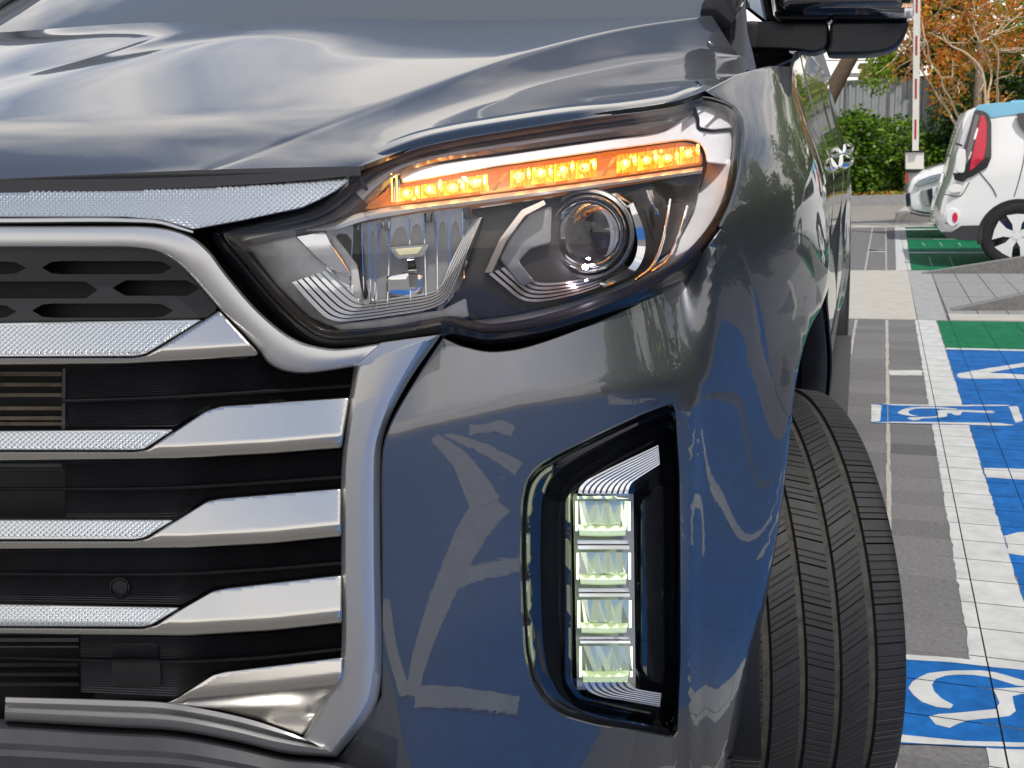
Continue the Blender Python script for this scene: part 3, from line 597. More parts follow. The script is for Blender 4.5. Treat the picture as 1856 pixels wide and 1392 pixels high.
# ---- grille
grille = group('grille', (300, 850))
def hexes(mb, poly, off, pitch=(10.6, 9.2), h=.0011):
    P = np.array(poly); dx, dy = pitch; cs = []
    for r, y in enumerate(np.arange(P[:, 1].min(), P[:, 1].max(), dy*.5)):
        for x in np.arange(P[:, 0].min(), P[:, 0].max(), dx): cs.append((x+(r % 2)*dx/2, y))
    cs = np.array(cs); cs = cs[inside(inset(P, 4.5), cs)]; a = np.radians(np.arange(0, 360, 60)); n = len(cs)
    def ringp(q): return (cs[:, None]+np.stack([np.cos(a)*dx*.47*q, np.sin(a)*dy*.30*q/.6*.95], 1)[None]).reshape(-1, 2)
    A = ringp(.98); B = ringp(.62); fo = off if callable(off) else (lambda p: np.full(len(p), off))
    VA = skin(A, fo(A)+.0002); VB = skin(B, fo(B)-h*.0+h); b = len(mb.V); mb.V += [tuple(q) for q in VA]+[tuple(q) for q in VB]; m = n*6
    for i in range(n):
        for k in range(6): mb.F.append((b+i*6+k, b+m+i*6+k, b+m+i*6+(k+1) % 6, b+i*6+(k+1) % 6)); mb.M.append(0)
        mb.F.append(tuple(b+m+i*6+k for k in range(6))[::-1]); mb.M.append(0)
def hexstrip(name, poly, off, parent):
    o = plate(name, poly, M['hex'], parent, skin, off, .01, 2, .002, 20); mb = MB(); hexes(mb, poly, off)
    r = mb.build('hex_relief', M['hex'], parent, 0, 'stuff'); return o
# top garnish
hexstrip('hex_strip', rnd([(-520, 352), (0, 346), (200, 342), (377, 337), (560, 323), (647, 317), (612, 345), (585, 360), (548, 377), (440, 400), (351, 416), (324, 408), (294, 399), (226, 394), (0, 394), (-520, 394)], 3, 300), lambda p: -.004-.0002*(400-p[:, 1]), grille)
band('garnish_lip', [(-520, 395), (0, 395), (226, 395), (294, 400), (324, 409), (350, 418)], [(-520, 405), (0, 406), (226, 405), (290, 408), (322, 417), (350, 424)], [(0, -.006), (.2, .001), (.7, .001), (1, -.012)], M['satin'], grille, skin, 60)
# back panel behind everything
plate('back_panel', [(-520, 300), (660, 300), (660, 500), (690, 620), (690, 1400), (-520, 1400)], M['gap'], grille, skin, -.075, .01, 0, 0, 60, smooth=0)
# surround: over the top and down along the lamp
def frame_prof(w): return [(0, -.020), (.03, -.003), (.09, .0015), (.3, .003), (.78, .003), (.93, .001), (.98, -.004), (1, -.03)]
A = spl([(-520, 408), (0, 409), (200, 409), (264, 409.5), (310, 415), (347, 428), (377, 452), (415, 502), (471, 566), (528, 611), (566, 626), (606, 632), (640, 630), (690, 622)], 160)
B = spl([(-520, 449), (0, 449), (180, 449), (240, 450), (283, 457), (313, 472), (339, 494), (396, 558), (468, 634), (486, 658), (509, 671), (545, 677), (590, 673), (640, 665)], 160)
band('surround_top', A, B, frame_prof(1), M['satin'], grille, skin, 160, 40)
A = spl([(641, 664), (633, 720), (624, 780), (619, 840), (618, 1000), (618, 1180), (612, 1218), (590, 1262), (549, 1336)], 120)
B = spl([(800, 606), (742, 690), (706, 760), (693, 805), (690, 860), (690, 1000), (689, 1250), (676, 1290), (611, 1371)], 120)
A0 = spl([(641, 664), (690, 621.5)], 20)
band('surround_pillar', A, B, [(0, -.035), (.01, -.012), (.06, -.001), (.12, .003), (.5, .005), (.78, .005), (.82, .0045), (.97, -.004), (.99, -.008), (1, -.03)], M['satin'], grille, skin, 120, 40)
plate('surround_corner', np.vstack([lin([(641, 664), (690, 621)], 12), lin([(690, 621), (801, 606)], 20)[1:], lin([(801, 606), (700, 662)], 20)[1:-1]]), M['satin'], grille, skin, .0035, .02, 2, .003, 14)
A = spl([(10, 1263), (200, 1268), (300, 1273), (400, 1290), (470, 1308), (549, 1337)], 60); B = spl([(8, 1307), (200, 1318), (320, 1325), (430, 1345), (520, 1366), (611, 1372)], 60)
band('surround_base', A, B, [(0, -.02), (.03, .0), (.22, .002), (.30, -.006), (.40, -.007), (.47, .004), (.62, .009), (.85, .007), (.97, -.002), (1, -.02)], M['satin'], grille, skin, 60, 30)
# five bars, each a silver wedge with a honeycomb inlay
bars = [
 dict(w=[(398, 562), (468, 639), (467, 646), (340, 654), (226, 660), (0, 662), (-520, 664), (-520, 650), (0, 649), (240, 649), (264, 645), (290, 630), (368, 581)], hx=[(-520, 588), (0, 585), (368, 579), (264, 642), (245, 646), (0, 647), (-520, 648)], bl=[(-520, 664), (0, 662), (226, 660), (340, 654), (468, 646)]),
 dict(w=[(634, 719), (620, 805), (618, 813), (490, 823), (320, 832), (0, 836), (-520, 838), (-520, 820), (0, 819), (245, 819), (268, 815), (317, 781), (372, 744), (400, 735)], hx=[(-520, 784), (0, 781), (317, 778), (262, 814), (245, 816), (0, 816), (-520, 817)], bl=[(-520, 838), (0, 836), (320, 832), (490, 823), (620, 812)]),
 dict(w=[(619, 884), (619, 973), (490, 986), (340, 994), (0, 996), (-520, 997), (-520, 982), (0, 981), (245, 981), (268, 976), (320, 942), (376, 907), (402, 902)], hx=[(-520, 943), (0, 942), (317, 942), (262, 975), (245, 978), (0, 978), (-520, 978)], bl=[(-520, 997), (0, 996), (340, 994), (490, 986), (620, 973)]),
 dict(w=[(620, 1041), (620, 1130), (490, 1144), (340, 1153), (0, 1150), (-520, 1148), (-520, 1137), (0, 1138), (258, 1140), (284, 1133), (332, 1101), (386, 1070), (410, 1065)], hx=[(-520, 1092), (0, 1095), (328, 1101), (276, 1132), (260, 1136), (0, 1135), (-520, 1133)], bl=[(-520, 1148), (0, 1150), (340, 1153), (490, 1144), (620, 1130)]),
 dict(w=[(622, 1190), (621, 1232), (549, 1334), (470, 1306), (400, 1288), (300, 1274), (322, 1264), (386, 1222), (410, 1216)], hx=None, bl=[(300, 1300), (340, 1276), (490, 1262), (620, 1246)])]
for bdef in bars:
    bl = ln(bdef['bl'])
    def boff(p, bl=bl):
        h = bl(p[:, 0])-p[:, 1]; return .012-.00022*softp(h-16, 11)-.00045*softp(16-np.clip(h, -40, 99), 11)
    bar = group('bar', (500, int(bl(500))))
    bar.parent = grille; bar.matrix_parent_inverse = grille.matrix_world.inverted()
    o = plate('bar_wedge', rnd(bdef['w'], 6, 480), M['bar'], grille, skin, boff, .02, 3.0, .003, 5, smooth=60)
    if bdef['hx'] is not None:
        P = rnd(bdef['hx'], 4, 220); hexstrip('hex_strip', P, lambda p: boff(p)-.003, grille)
    bpy.data.objects.remove(bar)
# dark fins between the bars
gaps = [([(118, 672), (230, 664), (350, 656), (470, 648), (500, 676), (545, 682), (640, 668)], [(118, 774), (317, 775), (372, 738), (640, 712)], [(112, 727), (300, 720), (450, 711), (641, 698)]),
        ([(118, 838), (320, 834), (490, 826), (618, 816)], [(118, 938), (317, 938), (376, 902), (618, 880)], [(0, 886), (300, 884), (450, 876), (619, 864)]),
        ([(-520, 999), (0, 998), (340, 996), (490, 989), (618, 976)], [(-520, 1088), (0, 1090), (330, 1097), (386, 1064), (618, 1037)], [(-520, 1037), (0, 1039), (300, 1040), (450, 1033), (620, 1020)]),
        ([(146, 1153), (340, 1155), (490, 1147), (618, 1133)], [(146, 1256), (318, 1264), (386, 1218), (618, 1187)], [(0, 1190), (300, 1198), (450, 1193), (620, 1176)])]
for gi, (t, b, l) in enumerate(gaps):
    T = lin(t, 70); Bv = lin(b, 70); pr = []
    nr = 24
    for i in range(nr): pr += [(i/nr, -.030), (i/nr+.55/nr, -.0288), (i/nr+.6/nr, -.031)]
    band('fin_panel', T, Bv, pr, M['black'], grille, skin, 70, 20, False)
    L = spl(l, 50); band('fin_lip', L+[0, -3.5], L+[0, 4], [(0, -.03), (.1, -.016), (.5, -.012), (.9, -.016), (1, -.032)], M['black'], grille, skin, 50, 30)
M['slat'] = mat('slat_lit_beige', (.20, .165, .12), .5, .3, noise=(60, .3))  # beige puts the light on the upper slats into colour; lower sets are black
for ys, m in (((678, 697, 716, 740, 758, 768), 'slat'), ((844, 848), 'black'), ((1160, 1172, 1205, 1222, 1240), 'black')):
    for y in ys: band('slat', [(-520, y-4), (0, y-4), (112 if y < 1100 else 142, y-4)], [(-520, y+4), (0, y+4), (112 if y < 1100 else 142, y+4)], [(0, -.055), (.1, -.044), (.9, -.040), (1, -.055)], M[m], grille, skin, 10, 0)
band('fin_post', [(113, 668), (119, 668)], [(112, 778), (118, 778)], [(0, -.028), (1, -.028)], M['grey_plastic'], grille, skin, 3, 0)
# upper mesh panel with long hexagonal openings
def hx(x0, x1, y0, y1, k=22): ym = (y0+y1)/2; return [(x0, ym), (x0+k, y0), (x1-k, y0), (x1, ym), (x1-k, y1), (x0+k, y1)]
holes = [hx(-200, 48, 474, 497), hx(76, 312, 473, 497, 20), hx(-120, 177, 510, 541), hx(204, 362, 508, 536), hx(-220, 30, 552, 577), hx(58, 314, 550, 576)]
plate('mesh_panel', rnd([(-520, 448), (226, 448), (283, 456), (313, 470), (340, 496), (396, 560), (372, 577), (0, 584), (-520, 586)], 4, 200), M['black'], grille, skin, -.022, .02, 0, 0, 30, holes=[lin(h+h[:1], 25)[:-1] for h in holes], smooth=20)
band('mesh_back', [(-520, 460), (340, 460), (400, 560)], [(-520, 596), (300, 596), (400, 575)], [(0, -.05), (1, -.045)], M['gap'], grille, skin, 10, 0)
# parking sensor, towing-eye cover
a = np.linspace(0, 2*math.pi, 40, endpoint=False)
circ = lambda r: np.stack([217+r*np.cos(a), 1065+r*np.sin(a)], 1)
mb = MB(); mb.grid(np.array([skin(circ(18), -.030), skin(circ(17.5), -.0275), skin(circ(16), -.0272), skin(circ(15.2), -.030)]), cu=True); mb.build('sensor_rim', M['black'], grille)
plate('parking_sensor', circ(14.5), M['black'], grille, skin, -.0280, .006, 1.5, .001, 8)
cov = rnd([(204, 1166), (286, 1166), (290, 1200), (293, 1245), (205, 1245), (202, 1200)], 9, 80)
plate('tow_cover', cov, M['black'], grille, skin, -.0282, .003, 1.0, .0006, 12)
# lower valance
band('lower_bumper', [(-520, 1300), (0, 1312), (200, 1325), (320, 1332), (430, 1352), (520, 1373), (615, 1383), (700, 1420)], [(-520, 1600), (0, 1600), (200, 1600), (320, 1600), (430, 1600), (520, 1600), (615, 1600), (700, 1600)], [(-.03, -.04), (0, -.006), (.03, .006), (.12, .018), (.16, .030), (.20, .034), (.3, .03), (1, -.01)], M['grey_plastic'], truck, skin, 60, 30)
# ================================================================== headlamp
lamp = group('headlight', (900, 420))
lf = lambda p, o: skin(p, -.012+.010*sstep(1235, 1335, np.atleast_2d(p)[:, 0])+np.asarray(o))
LO = closed([(401, 424), (410, 416), (455, 405), (520, 392), (580, 374), (615, 350), (650, 318), (690, 294), (760, 268), (830, 252), (900, 240), (1000, 224), (1100, 209), (1180, 198), (1225, 190), (1256, 178), (1275, 175), (1300, 180), (1330, 196), (1343, 212), (1346, 235), (1340, 300), (1325, 365), (1300, 415), (1262, 462), (1225, 494), (1160, 528), (1060, 566), (980, 590), (920, 601), (880, 603), (850, 597), (820, 590), (780, 595), (720, 606), (650, 613), (600, 614), (572, 606), (545, 588), (500, 545), (440, 475), (404, 431)], 300)
plate('lens_cover', LO, M['clear'], lamp, lf, 0, .003, 4, .003, 26, smooth=60)
# bowl: wall behind the cover edge and a floor
R = [lf(LO, -.004), lf(inset(LO, 3), -.010), lf(inset(LO, 12), -.014), lf(inset(LO, 16), -.020), lf(inset(LO, 18), -.06), lf(inset(LO, 20), -.115)]
mb = MB(); mb.grid(np.array(R), cu=True, flip=True); v, F = cdt(inset(LO, 20), 24); b = len(mb.V); mb.V += [tuple(q) for q in lf(v, -.115)]; mb.F += [tuple(i+b for i in t[::-1]) for t in F]; mb.M += [0]*len(F)
mb.build('lamp_body', M['lampdark'], lamp, 40)
# black gasket between lamp and bodywork
GO = inset(LO, -16)
mb = MB(); mb.grid(np.array([lf(LO, -.002), lf(inset(LO, -3), -.006), lf(inset(LO, -10), -.008), lf(inset(LO, -20), -.02), lf(inset(LO, -30), -.06)]), cu=True); mb.build('gasket', M['gloss'], lamp, 40)
lp = lambda name, pts, m, off, thick=.01, edge=2, r=4, n=120, step=14, holes=(): plate(name, rnd(pts, r, n), M[m], lamp, lf, off, thick, edge, .0015, step, holes=holes)
# grey-brown bezel floor on the left and the translucent ledge along the top
lp('bezel', [(424, 430), (560, 405), (640, 365), (720, 300), (900, 262), (1240, 212), (1300, 205), (1335, 235), (1325, 330), (1260, 440), (1130, 520), (900, 575), (790, 580), (620, 596), (585, 592), (520, 540)], 'lampgrey', -.070, .01, 3)
M['ledge'] = mat('smoked_ledge', (.20, .18, .18), .16, .55, .6, .05)
A = spl([(640, 345), (672, 318), (720, 292), (790, 272), (900, 252), (1100, 221), (1225, 201), (1258, 190)], 80); B = spl([(668, 372), (700, 340), (730, 316), (790, 296), (900, 279), (1100, 251), (1200, 238), (1256, 206)], 80)
band('ledge', A, B, [(0, -.03), (.05, -.020), (.22, -.018), (.25, -.022), (.6, -.024), (.64, -.020), (.95, -.026), (1, -.04)], M['ledge'], lamp, lf, 80, 25)
A = spl([(428, 428), (500, 412), (560, 402), (610, 380), (645, 346)], 60); B = spl([(450, 446), (520, 430), (576, 418), (640, 396), (672, 368)], 60)
band('ledge', A, B, [(0, -.05), (.05, -.03), (.5, -.030), (.55, -.036), (1, -.05)], M['ledge'], lamp, lf, 60, 25)
M['frost'] = mat('frosted_bezel', (.62, .61, .60), .30, .1, .5, .08, noise=(22, .25, .1))
lp('bezel_wing', [(444, 440), (540, 420), (600, 418), (648, 480), (660, 560), (640, 588), (600, 592), (560, 574), (500, 515)], 'frost', -.060, .02, 3)
lp('bezel_wing', [(600, 590), (690, 578), (800, 562), (845, 540), (850, 575), (780, 582), (690, 596), (620, 600)], 'frost', -.042, .02, 3)
# satin trim: above the indicator, round the corner and underneath
trim = [(724, 313), (752, 300), (800, 296), (860, 287), (900, 283), (1000, 268), (1100, 253), (1180, 241), (1205, 236), (1240, 212), (1256, 206), (1262, 216), (1262, 236), (1290, 240), (1326, 236), (1329, 262), (1327, 300), (1280, 296), (1279, 281), (1272, 264), (1258, 256), (1240, 254), (1100, 273), (900, 302), (760, 328), (728, 333)]
M['trim'] = mat('lamp_trim', (.84, .85, .90), .3, .1, .6, .05, noise=(12, .03, .06))
TI = spl([(1281, 286), (1278, 310), (1266, 345), (1246, 402), (1204, 460), (1140, 505), (1040, 543), (940, 566), (880, 577), (852, 580)], 120); TO = spl([(1329, 290), (1326, 325), (1310, 388), (1276, 444), (1220, 494), (1143, 533), (1040, 567), (940, 590), (882, 595), (854, 591)], 120)
band('trim_lower', TI, TO, [(0, -.075), (.04, -.062), (.5, -.044), (.9, -.024), (.97, -.026), (1, -.05)], M['trim'], lamp, lf, 120, 40)
toff = lambda p: -.030-.00012*np.clip(p[:, 1]-300, 0, 260)*(p[:, 0] < 2000)
plate('trim', rnd(trim, 7, 420), M['trim'], lamp, lf, toff, .03, 3, .003, 12, smooth=40)
lp('corner_trim', [(1258, 188), (1275, 184), (1310, 190), (1334, 206), (1338, 230), (1326, 232), (1292, 235), (1268, 231), (1268, 214)], 'trim', -.022, .02, 3, 5, 80)
band('corner_rib', [(1236, 222), (1258, 206), (1282, 190)], [(1240, 226), (1262, 210), (1288, 193)], [(0, -.03), (.5, -.017), (1, -.03)], M['chrome'], lamp, lf, 20, 30)
band('corner_rib', [(1276, 226), (1296, 206), (1318, 195)], [(1284, 228), (1304, 209), (1326, 200)], [(0, -.03), (.5, -.014), (1, -.03)], M['chrome'], lamp, lf, 20, 30)
# indicator strip
ind = [(656, 376), (716, 334), (900, 304), (1100, 275), (1236, 257), (1262, 262), (1273, 280), (1274, 299), (1100, 324), (900, 350), (760, 367), (668, 380)]
M['amber'] = mat('amber_reflector_lit', (1.0, .42, .06), .22, .9, .5, .05, emit=(1.0, .34, .015), es=.65, noise=(60, .3))
M['amber_pale'] = mat('amber_pale', (.80, .36, .10), .25, .3, .6, .05, emit=(1.0, .34, .04), es=.30)
M['amber_rib'] = mat('amber_rib', (1, .35, .03), .5, 0, spec=.1, emit=(1.0, .36, .02), es=.9)
M['led'] = mat('indicator_led', (1, .7, .2), .3, emit=(1.0, .56, .07), es=3.2)
M['led_hot'] = mat('indicator_led_core', (1, .9, .6), .3, emit=(1.0, .80, .30), es=7.5)
lp('indicator_tray', ind, 'amber_pale', -.058, .01, 2, 5, 200)
it = ln([(656, 376), (716, 334), (900, 304), (1100, 275), (1236, 257), (1274, 258)]); ib = ln([(656, 379), (760, 366), (900, 349), (1100, 323), (1274, 299)])
rr = random.Random(3)
for (x0, x1, n) in ((722, 886, 4), (925, 1083, 4), (1118, 1270, 4)):
    # reflector cups between upright ribs
    w = (x1-x0)/n
    for k in range(n):
        a = x0+k*w; b_ = a+w-2; xs = np.linspace(a, b_, 7); top = np.stack([xs, it(xs)+9], 1); bot = np.stack([xs, ib(xs)-6], 1); P = []
        for t in np.linspace(0, 1, 6): p = top+(bot-top)*t; P.append(lf(p, -.048+.016*((xs-(a+b_)/2)/w*2)**2+.010*(2*t-1)**2+np.array([rr.uniform(-.0015, .0015) for _ in xs])))
        mb = MB(); mb.grid(np.array(P)); mb.build('indicator_cup', M['amber'], lamp, 0)
        # two emitters, a broad one and a hot core
        cx_ = a+w*.40; cy_ = (it(cx_)+ib(cx_))/2+rr.uniform(-2, 4); c = lf([(cx_, cy_)], -.036)[0]
        mb = MB(); A_ = np.linspace(0, 2*math.pi, 10, endpoint=False); B_ = np.linspace(.05, math.pi-.05, 6)
        def ell(c, r): return np.array([[c+np.array(r)*np.array([math.sin(q)*math.cos(p), math.sin(q)*math.sin(p), math.cos(q)]) for p in A_] for q in B_])
        mb.grid(ell(c, (.0062, .003, .0046)), 0, cu=True); mb.grid(ell(c+np.array([.001, -.004, .0005]), (.0022, .001, .0026)), 1, cu=True)
        c2 = lf([(a+w*.86, cy_-rr.uniform(2, 8))], -.034)[0]; mb.grid(ell(c2, (.0024, .002, .0062)), 0, cu=True); mb.grid(ell(c2+np.array([0, -.003, 0]), (.0011, .001, .0036)), 1, cu=True)
        mb.build('indicator_led', [M['led'], M['led_hot']], lamp, 60)
        for q in range(4):      # small spill facets
            xx = a+rr.uniform(0, w); yy = it(xx)+rr.uniform(10, max(12, ib(xx)-it(xx)-6)); P = lf([(xx-3, yy), (xx+2, yy-3), (xx+4, yy+2), (xx-1, yy+4)], -.030); mb = MB(); mb.add(P, [(0, 1, 2, 3)]); mb.build('indicator_facet', M['led'] if q % 2 else M['amber'], lamp, 0)
        for q in range(5):
            xx = a+w*(.1+.18*q); band('indicator_rib', [(xx, it(xx)+8), (xx+1.6, it(xx)+8)], [(xx-1, ib(xx)-5), (xx+.6, ib(xx)-5)], [(0, -.030), (1, -.030)], M['amber_rib'], lamp, lf, 2, 0, False, False)
    xs = x1+6; band('indicator_divider', [(xs+22, it(xs)+8), (xs+29, it(xs)+8)], [(xs, ib(xs)-5), (xs+7, ib(xs)-5)], [(0, -.03), (.5, -.022), (1, -.03)], M['amber_pale'], lamp, lf, 3, 0, False) if x1 < 1200 else None
for k in range(4): band('indicator_rib', [(708+k*4.5, 312), (710.4+k*4.5, 312)], [(710+k*4.5, 366), (712.4+k*4.5, 366)], [(0, -.024), (.5, -.020), (1, -.024)], M['chrome'] if k % 2 else M['led'], lamp, lf, 4, 0, False)
for k in range(4): band('indicator_rib', [(664+k*11, 374-k*8), (668+k*11, 373-k*8)], [(700+k*2, 356-k*7), (703+k*2, 356-k*7)], [(0, -.045), (.5, -.036), (1, -.045)], M['amber_pale'], lamp, lf, 4, 0, False)
plate('indicator_cover', rnd(ind, 5, 200), thin_glass('amber_clear', (1, .93, .86), 1.0), lamp, lf, -.020, .002, 2, .001, 30)
# pale ledge under the indicator
A = spl([(556, 413), (600, 404), (650, 386), (720, 373), (760, 369), (900, 352), (1100, 326), (1274, 302)], 100); B = spl([(553, 420), (610, 417), (660, 402), (720, 391), (760, 384), (900, 366), (1100, 338), (1271, 315)], 100)
band('indicator_ledge', A, B, [(0, -.05), (.06, -.034), (.5, -.028), (.9, -.030), (1, -.06)], mat('pale_ledge', (.72, .70, .66), .3, .4, .4, .1), lamp, lf, 100, 30)
# dark mask round the projector
lp('mask', [(850, 380), (1000, 358), (1274, 314), (1262, 372), (1225, 446), (1140, 505), (1040, 545), (930, 572), (845, 580), (800, 566), (832, 520), (876, 396)], 'lampdark', -.055, .02, 3, 6, 160)
M['bright'] = mat('reflector_painted_shine', (.86, .88, .90), .30, .15, .6, .03)
# reflector: trough of upright facets; most are pale colour replacing bright chrome reflections
rx = [592, 640, 655, 668, 684, 708, 742, 768, 792, 812, 838, 852]; rt = ln([(560, 425), (660, 404), (760, 386), (850, 375)]); rb = ln([(560, 470), (600, 492), (650, 545), (700, 575), (800, 562), (830, 528), (860, 460)])
for i in range(len(rx)-1):
    a, b_ = rx[i], rx[i+1]; mb = MB(); P = []
    for t in np.linspace(0, 1, 9):
        row = []
        for s in np.linspace(0, 1, 5):
            x = a+(b_-a)*s; y = rt(x)+(rb(x)-rt(x))*t; bow = 1-((x-735)/150)**2; d = -.046-.028*np.sqrt(max(bow, 0))*(1-(2*t-1)**2)**.6-.010*math.sin(math.pi*s)
            row.append((x, y, d))
        row = np.array(row); P.append(lf(row[:, :2], row[:, 2]))
    mb.grid(np.array(P)); mb.build('reflector_facet', M['chrome'] if i % 3 == 1 else M['bright'], lamp, 50)
for x in rx[1:-1]: band('reflector_seam', [(x-1, rt(x)), (x+1, rt(x))], [(x-2+6*math.sin(x), rb(x)-6), (x+6*math.sin(x), rb(x)-6)], [(0, -.050), (.3, -.060), (.7, -.062), (1, -.048)], M['chrome_soft'], lamp, lf, 2, 30, False, False)
lp('bulb_mount', [(704, 446), (778, 441), (768, 464), (720, 471)], 'chrome', -.044, .015, 2, 3, 60, 8)
lp('bulb', [(715, 452), (766, 448), (758, 460), (724, 464)], 'bulbm', -.049, .002, 1, 2, 40, 6) if False else plate('bulb', rnd([(715, 452), (766, 448), (758, 460), (724, 464)], 2, 40), mat('bulb_yellow', (.80, .78, .50), .3, 0, .6, .05), lamp, lf, -.040, .002, 1, .0008, 8)
band('bulb_stem', [(738, 470), (752, 470)], [(742, 520), (760, 520)], [(0, -.058), (.5, -.048), (1, -.058)], M['chrome'], lamp, lf, 4, 0, False)
lp('bulb_socket', [(700, 500), (742, 492), (768, 500), (764, 528), (740, 540), (700, 534)], 'chrome', -.058, .02, 4, 6, 60, 8)
# stepped light guide in a U below the reflector
A = spl([(528, 512), (560, 548), (590, 576), (612, 583), (640, 582), (700, 574), (780, 560), (808, 545), (826, 512), (850, 450), (874, 393)], 160)
B = spl([(592, 490), (628, 524), (648, 540), (662, 545), (690, 542), (730, 536), (786, 526), (800, 515), (814, 480), (838, 432), (858, 398)], 160)
prof = []
for i in range(6): prof += [(i/6+.002, -.046-.004*i), (i/6+.02, -.036-.004*i), (i/6+.135, -.037-.004*i), (i/6+.155, -.046-.004*i)]
M['guide'] = mat('light_guide', (.74, .77, .79), .2, .2, .8, .03)
band('light_guide', A, B, prof, M['guide'], lamp, lf, 160, 25)
lp('prism_wing', [(534, 428), (590, 418), (600, 440), (640, 500), (600, 488), (575, 470)], 'chrome_soft', -.050, .006, 2, 3, 60, 10)
# projector
PC = np.array((1066., 424.)); a = np.linspace(0, 2*math.pi, 64, endpoint=False); cc = lambda r, s=1.0: PC+np.stack([r*np.cos(a), r*np.sin(a)*s], 1)
pc = lf([PC], -.05)[0]
pf = lambda p, o: atY(p, pc[1]-np.asarray(o)*1.0)         # the projector faces straight ahead
prj = group('projector', None); prj.location = pc; bpy.context.view_layer.update(); bpy.data.objects.remove(prj)
mb = MB(); mb.grid(np.array([pf(cc(62), .004), pf(cc(64), .012), pf(cc(68), .015), pf(cc(71), .012), pf(cc(72), .0), pf(cc(72), -.03)]), cu=True); mb.build('projector_ring', M['chrome'], lamp, 40)
mb = MB(); mb.grid(np.array([pf(cc(74), .002), pf(cc(76), .006), pf(cc(81), .004), pf(cc(83), -.006), pf(cc(84), -.03)]), cu=True); mb.build('projector_shroud', M['lampgrey'], lamp, 40)
L = [pf(cc(r), .006+.020*math.sqrt(max(1-(r/62.5)**2, 0))) for r in (62, 60, 56, 50, 42, 33, 23, 12, 3)]
mb = MB(); mb.grid(np.array(L), cu=True); mb.F.append(tuple(range(len(mb.V)-64, len(mb.V)))); mb.M.append(0); mb.build('projector_lens', M['lens'], lamp, 60)
M['prj_in'] = mat('projector_inside_glow', (.30, .27, .27), .12, .95, .5, .02, noise=(50, .5, .1), emit=(.85, .78, .88), es=.32)  # faint emission stands in for light caught in the bowl
I_ = [pf(cc(r), -.002-.030*math.sqrt(max(1-(r/64)**2, 0))) for r in (62, 58, 52, 44, 34, 22, 10, 2)]
mb = MB(); mb.grid(np.array(I_), cu=True, flip=True); mb.F.append(tuple(range(len(mb.V)-64, len(mb.V)))); mb.M.append(0); mb.build('projector_bowl', M['prj_in'], lamp, 60)
for r0, r1, o in ((57, 59, .007), (49, 50, .006)):
    mb = MB(); mb.grid(np.array([pf(cc(r0), o), pf(cc((r0+r1)/2), o+.0015), pf(cc(r1), o)]), cu=True); mb.build('lens_ring', M['chrome_soft'], lamp, 40)
band('cutoff_plate', [(1012, 418), (1120, 412)], [(1012, 424), (1120, 419)], [(0, -.01), (.5, -.006), (1, -.01)], M['chrome_soft'], lamp, pf, 8, 0, False)
M['low'] = mat('projector_bead', (1, 1, 1), .3, emit=(1.0, .90, .98), es=110)  # emission for two small glowing beads at the projector's lower edge
for (x, y, r, o) in ((1061, 484, 6.5, .024), (1058, 507, 8, -.004)):
    c = pf([(x, y)], o)[0]; q = r/1900
    mb = MB(); mb.grid(np.array([[c+q*np.array([math.sin(u)*math.cos(v), math.sin(u)*math.sin(v)*.5, math.cos(u)*.8]) for v in np.linspace(0, 2*math.pi, 12, endpoint=False)] for u in np.linspace(.05, math.pi-.05, 8)]), cu=True); mb.build('glowing_bead', M['low'], lamp, 60)
# brackets left of and below the projector
band('projector_bracket', [(877, 494), (905, 432), (944, 380), (985, 362)], [(894, 494), (919, 438), (953, 392), (990, 372)], [(0, -.05), (.1, -.030), (.85, -.024), (1, -.05)], M['guide'], lamp, lf, 30, 30, False)
lp('projector_plate', [(905, 470), (925, 430), (960, 385), (1000, 372), (998, 440), (960, 452), (940, 474), (968, 508), (945, 520)], 'lampgrey', -.045, .01, 3, 5, 90)
A = spl([(884, 497), (912, 520), (942, 543), (970, 548), (1060, 530), (1150, 492)], 80); B = spl([(938, 474), (955, 492), (973, 508), (995, 511), (1060, 503), (1130, 478)], 80)
prof = []
for i in range(5): prof += [(i/5+.002, -.050-.003*i), (i/5+.03, -.040-.003*i), (i/5+.15, -.041-.003*i), (i/5+.18, -.050-.003*i)]
band('projector_steps', A, B, prof, mat('violet_steps', (.36, .33, .37), .18, .6, .6, .03), lamp, lf, 80, 25, False)
band('projector_cowl', spl([(1138, 372), (1150, 420), (1152, 450), (1140, 480), (1085, 512)], 40), spl([(1150, 365), (1172, 420), (1172, 462), (1150, 498), (1095, 524)], 40), [(0, -.05), (.15, -.034), (.8, -.03), (1, -.06)], M['chrome'], lamp, lf, 40, 40, False)
lp('cowl_wing', [(1095, 352), (1118, 348), (1150, 372), (1140, 380), (1125, 370), (1100, 362)], 'chrome', -.042, .01, 2, 3, 50, 8)
for P, r in (([(1150, 508), (1180, 485), (1200, 440), (1214, 362)], .0022), ([(1180, 493), (1210, 470), (1230, 425), (1245, 374)], .0022), ([(1172, 345), (1180, 365), (1193, 390)], .0016)):
    mb = MB(); mb.tube(lf(spl(P, 24), -.040), r, 6); mb.build('chrome_accent', M['chrome'], lamp, 60)
mb = MB(); mb.add(lf([(1174, 346), (1182, 344), (1194, 386), (1188, 388)], -.045), [(3, 2, 1, 0)]); mb.build('chrome_accent', M['chrome'], lamp, 0)
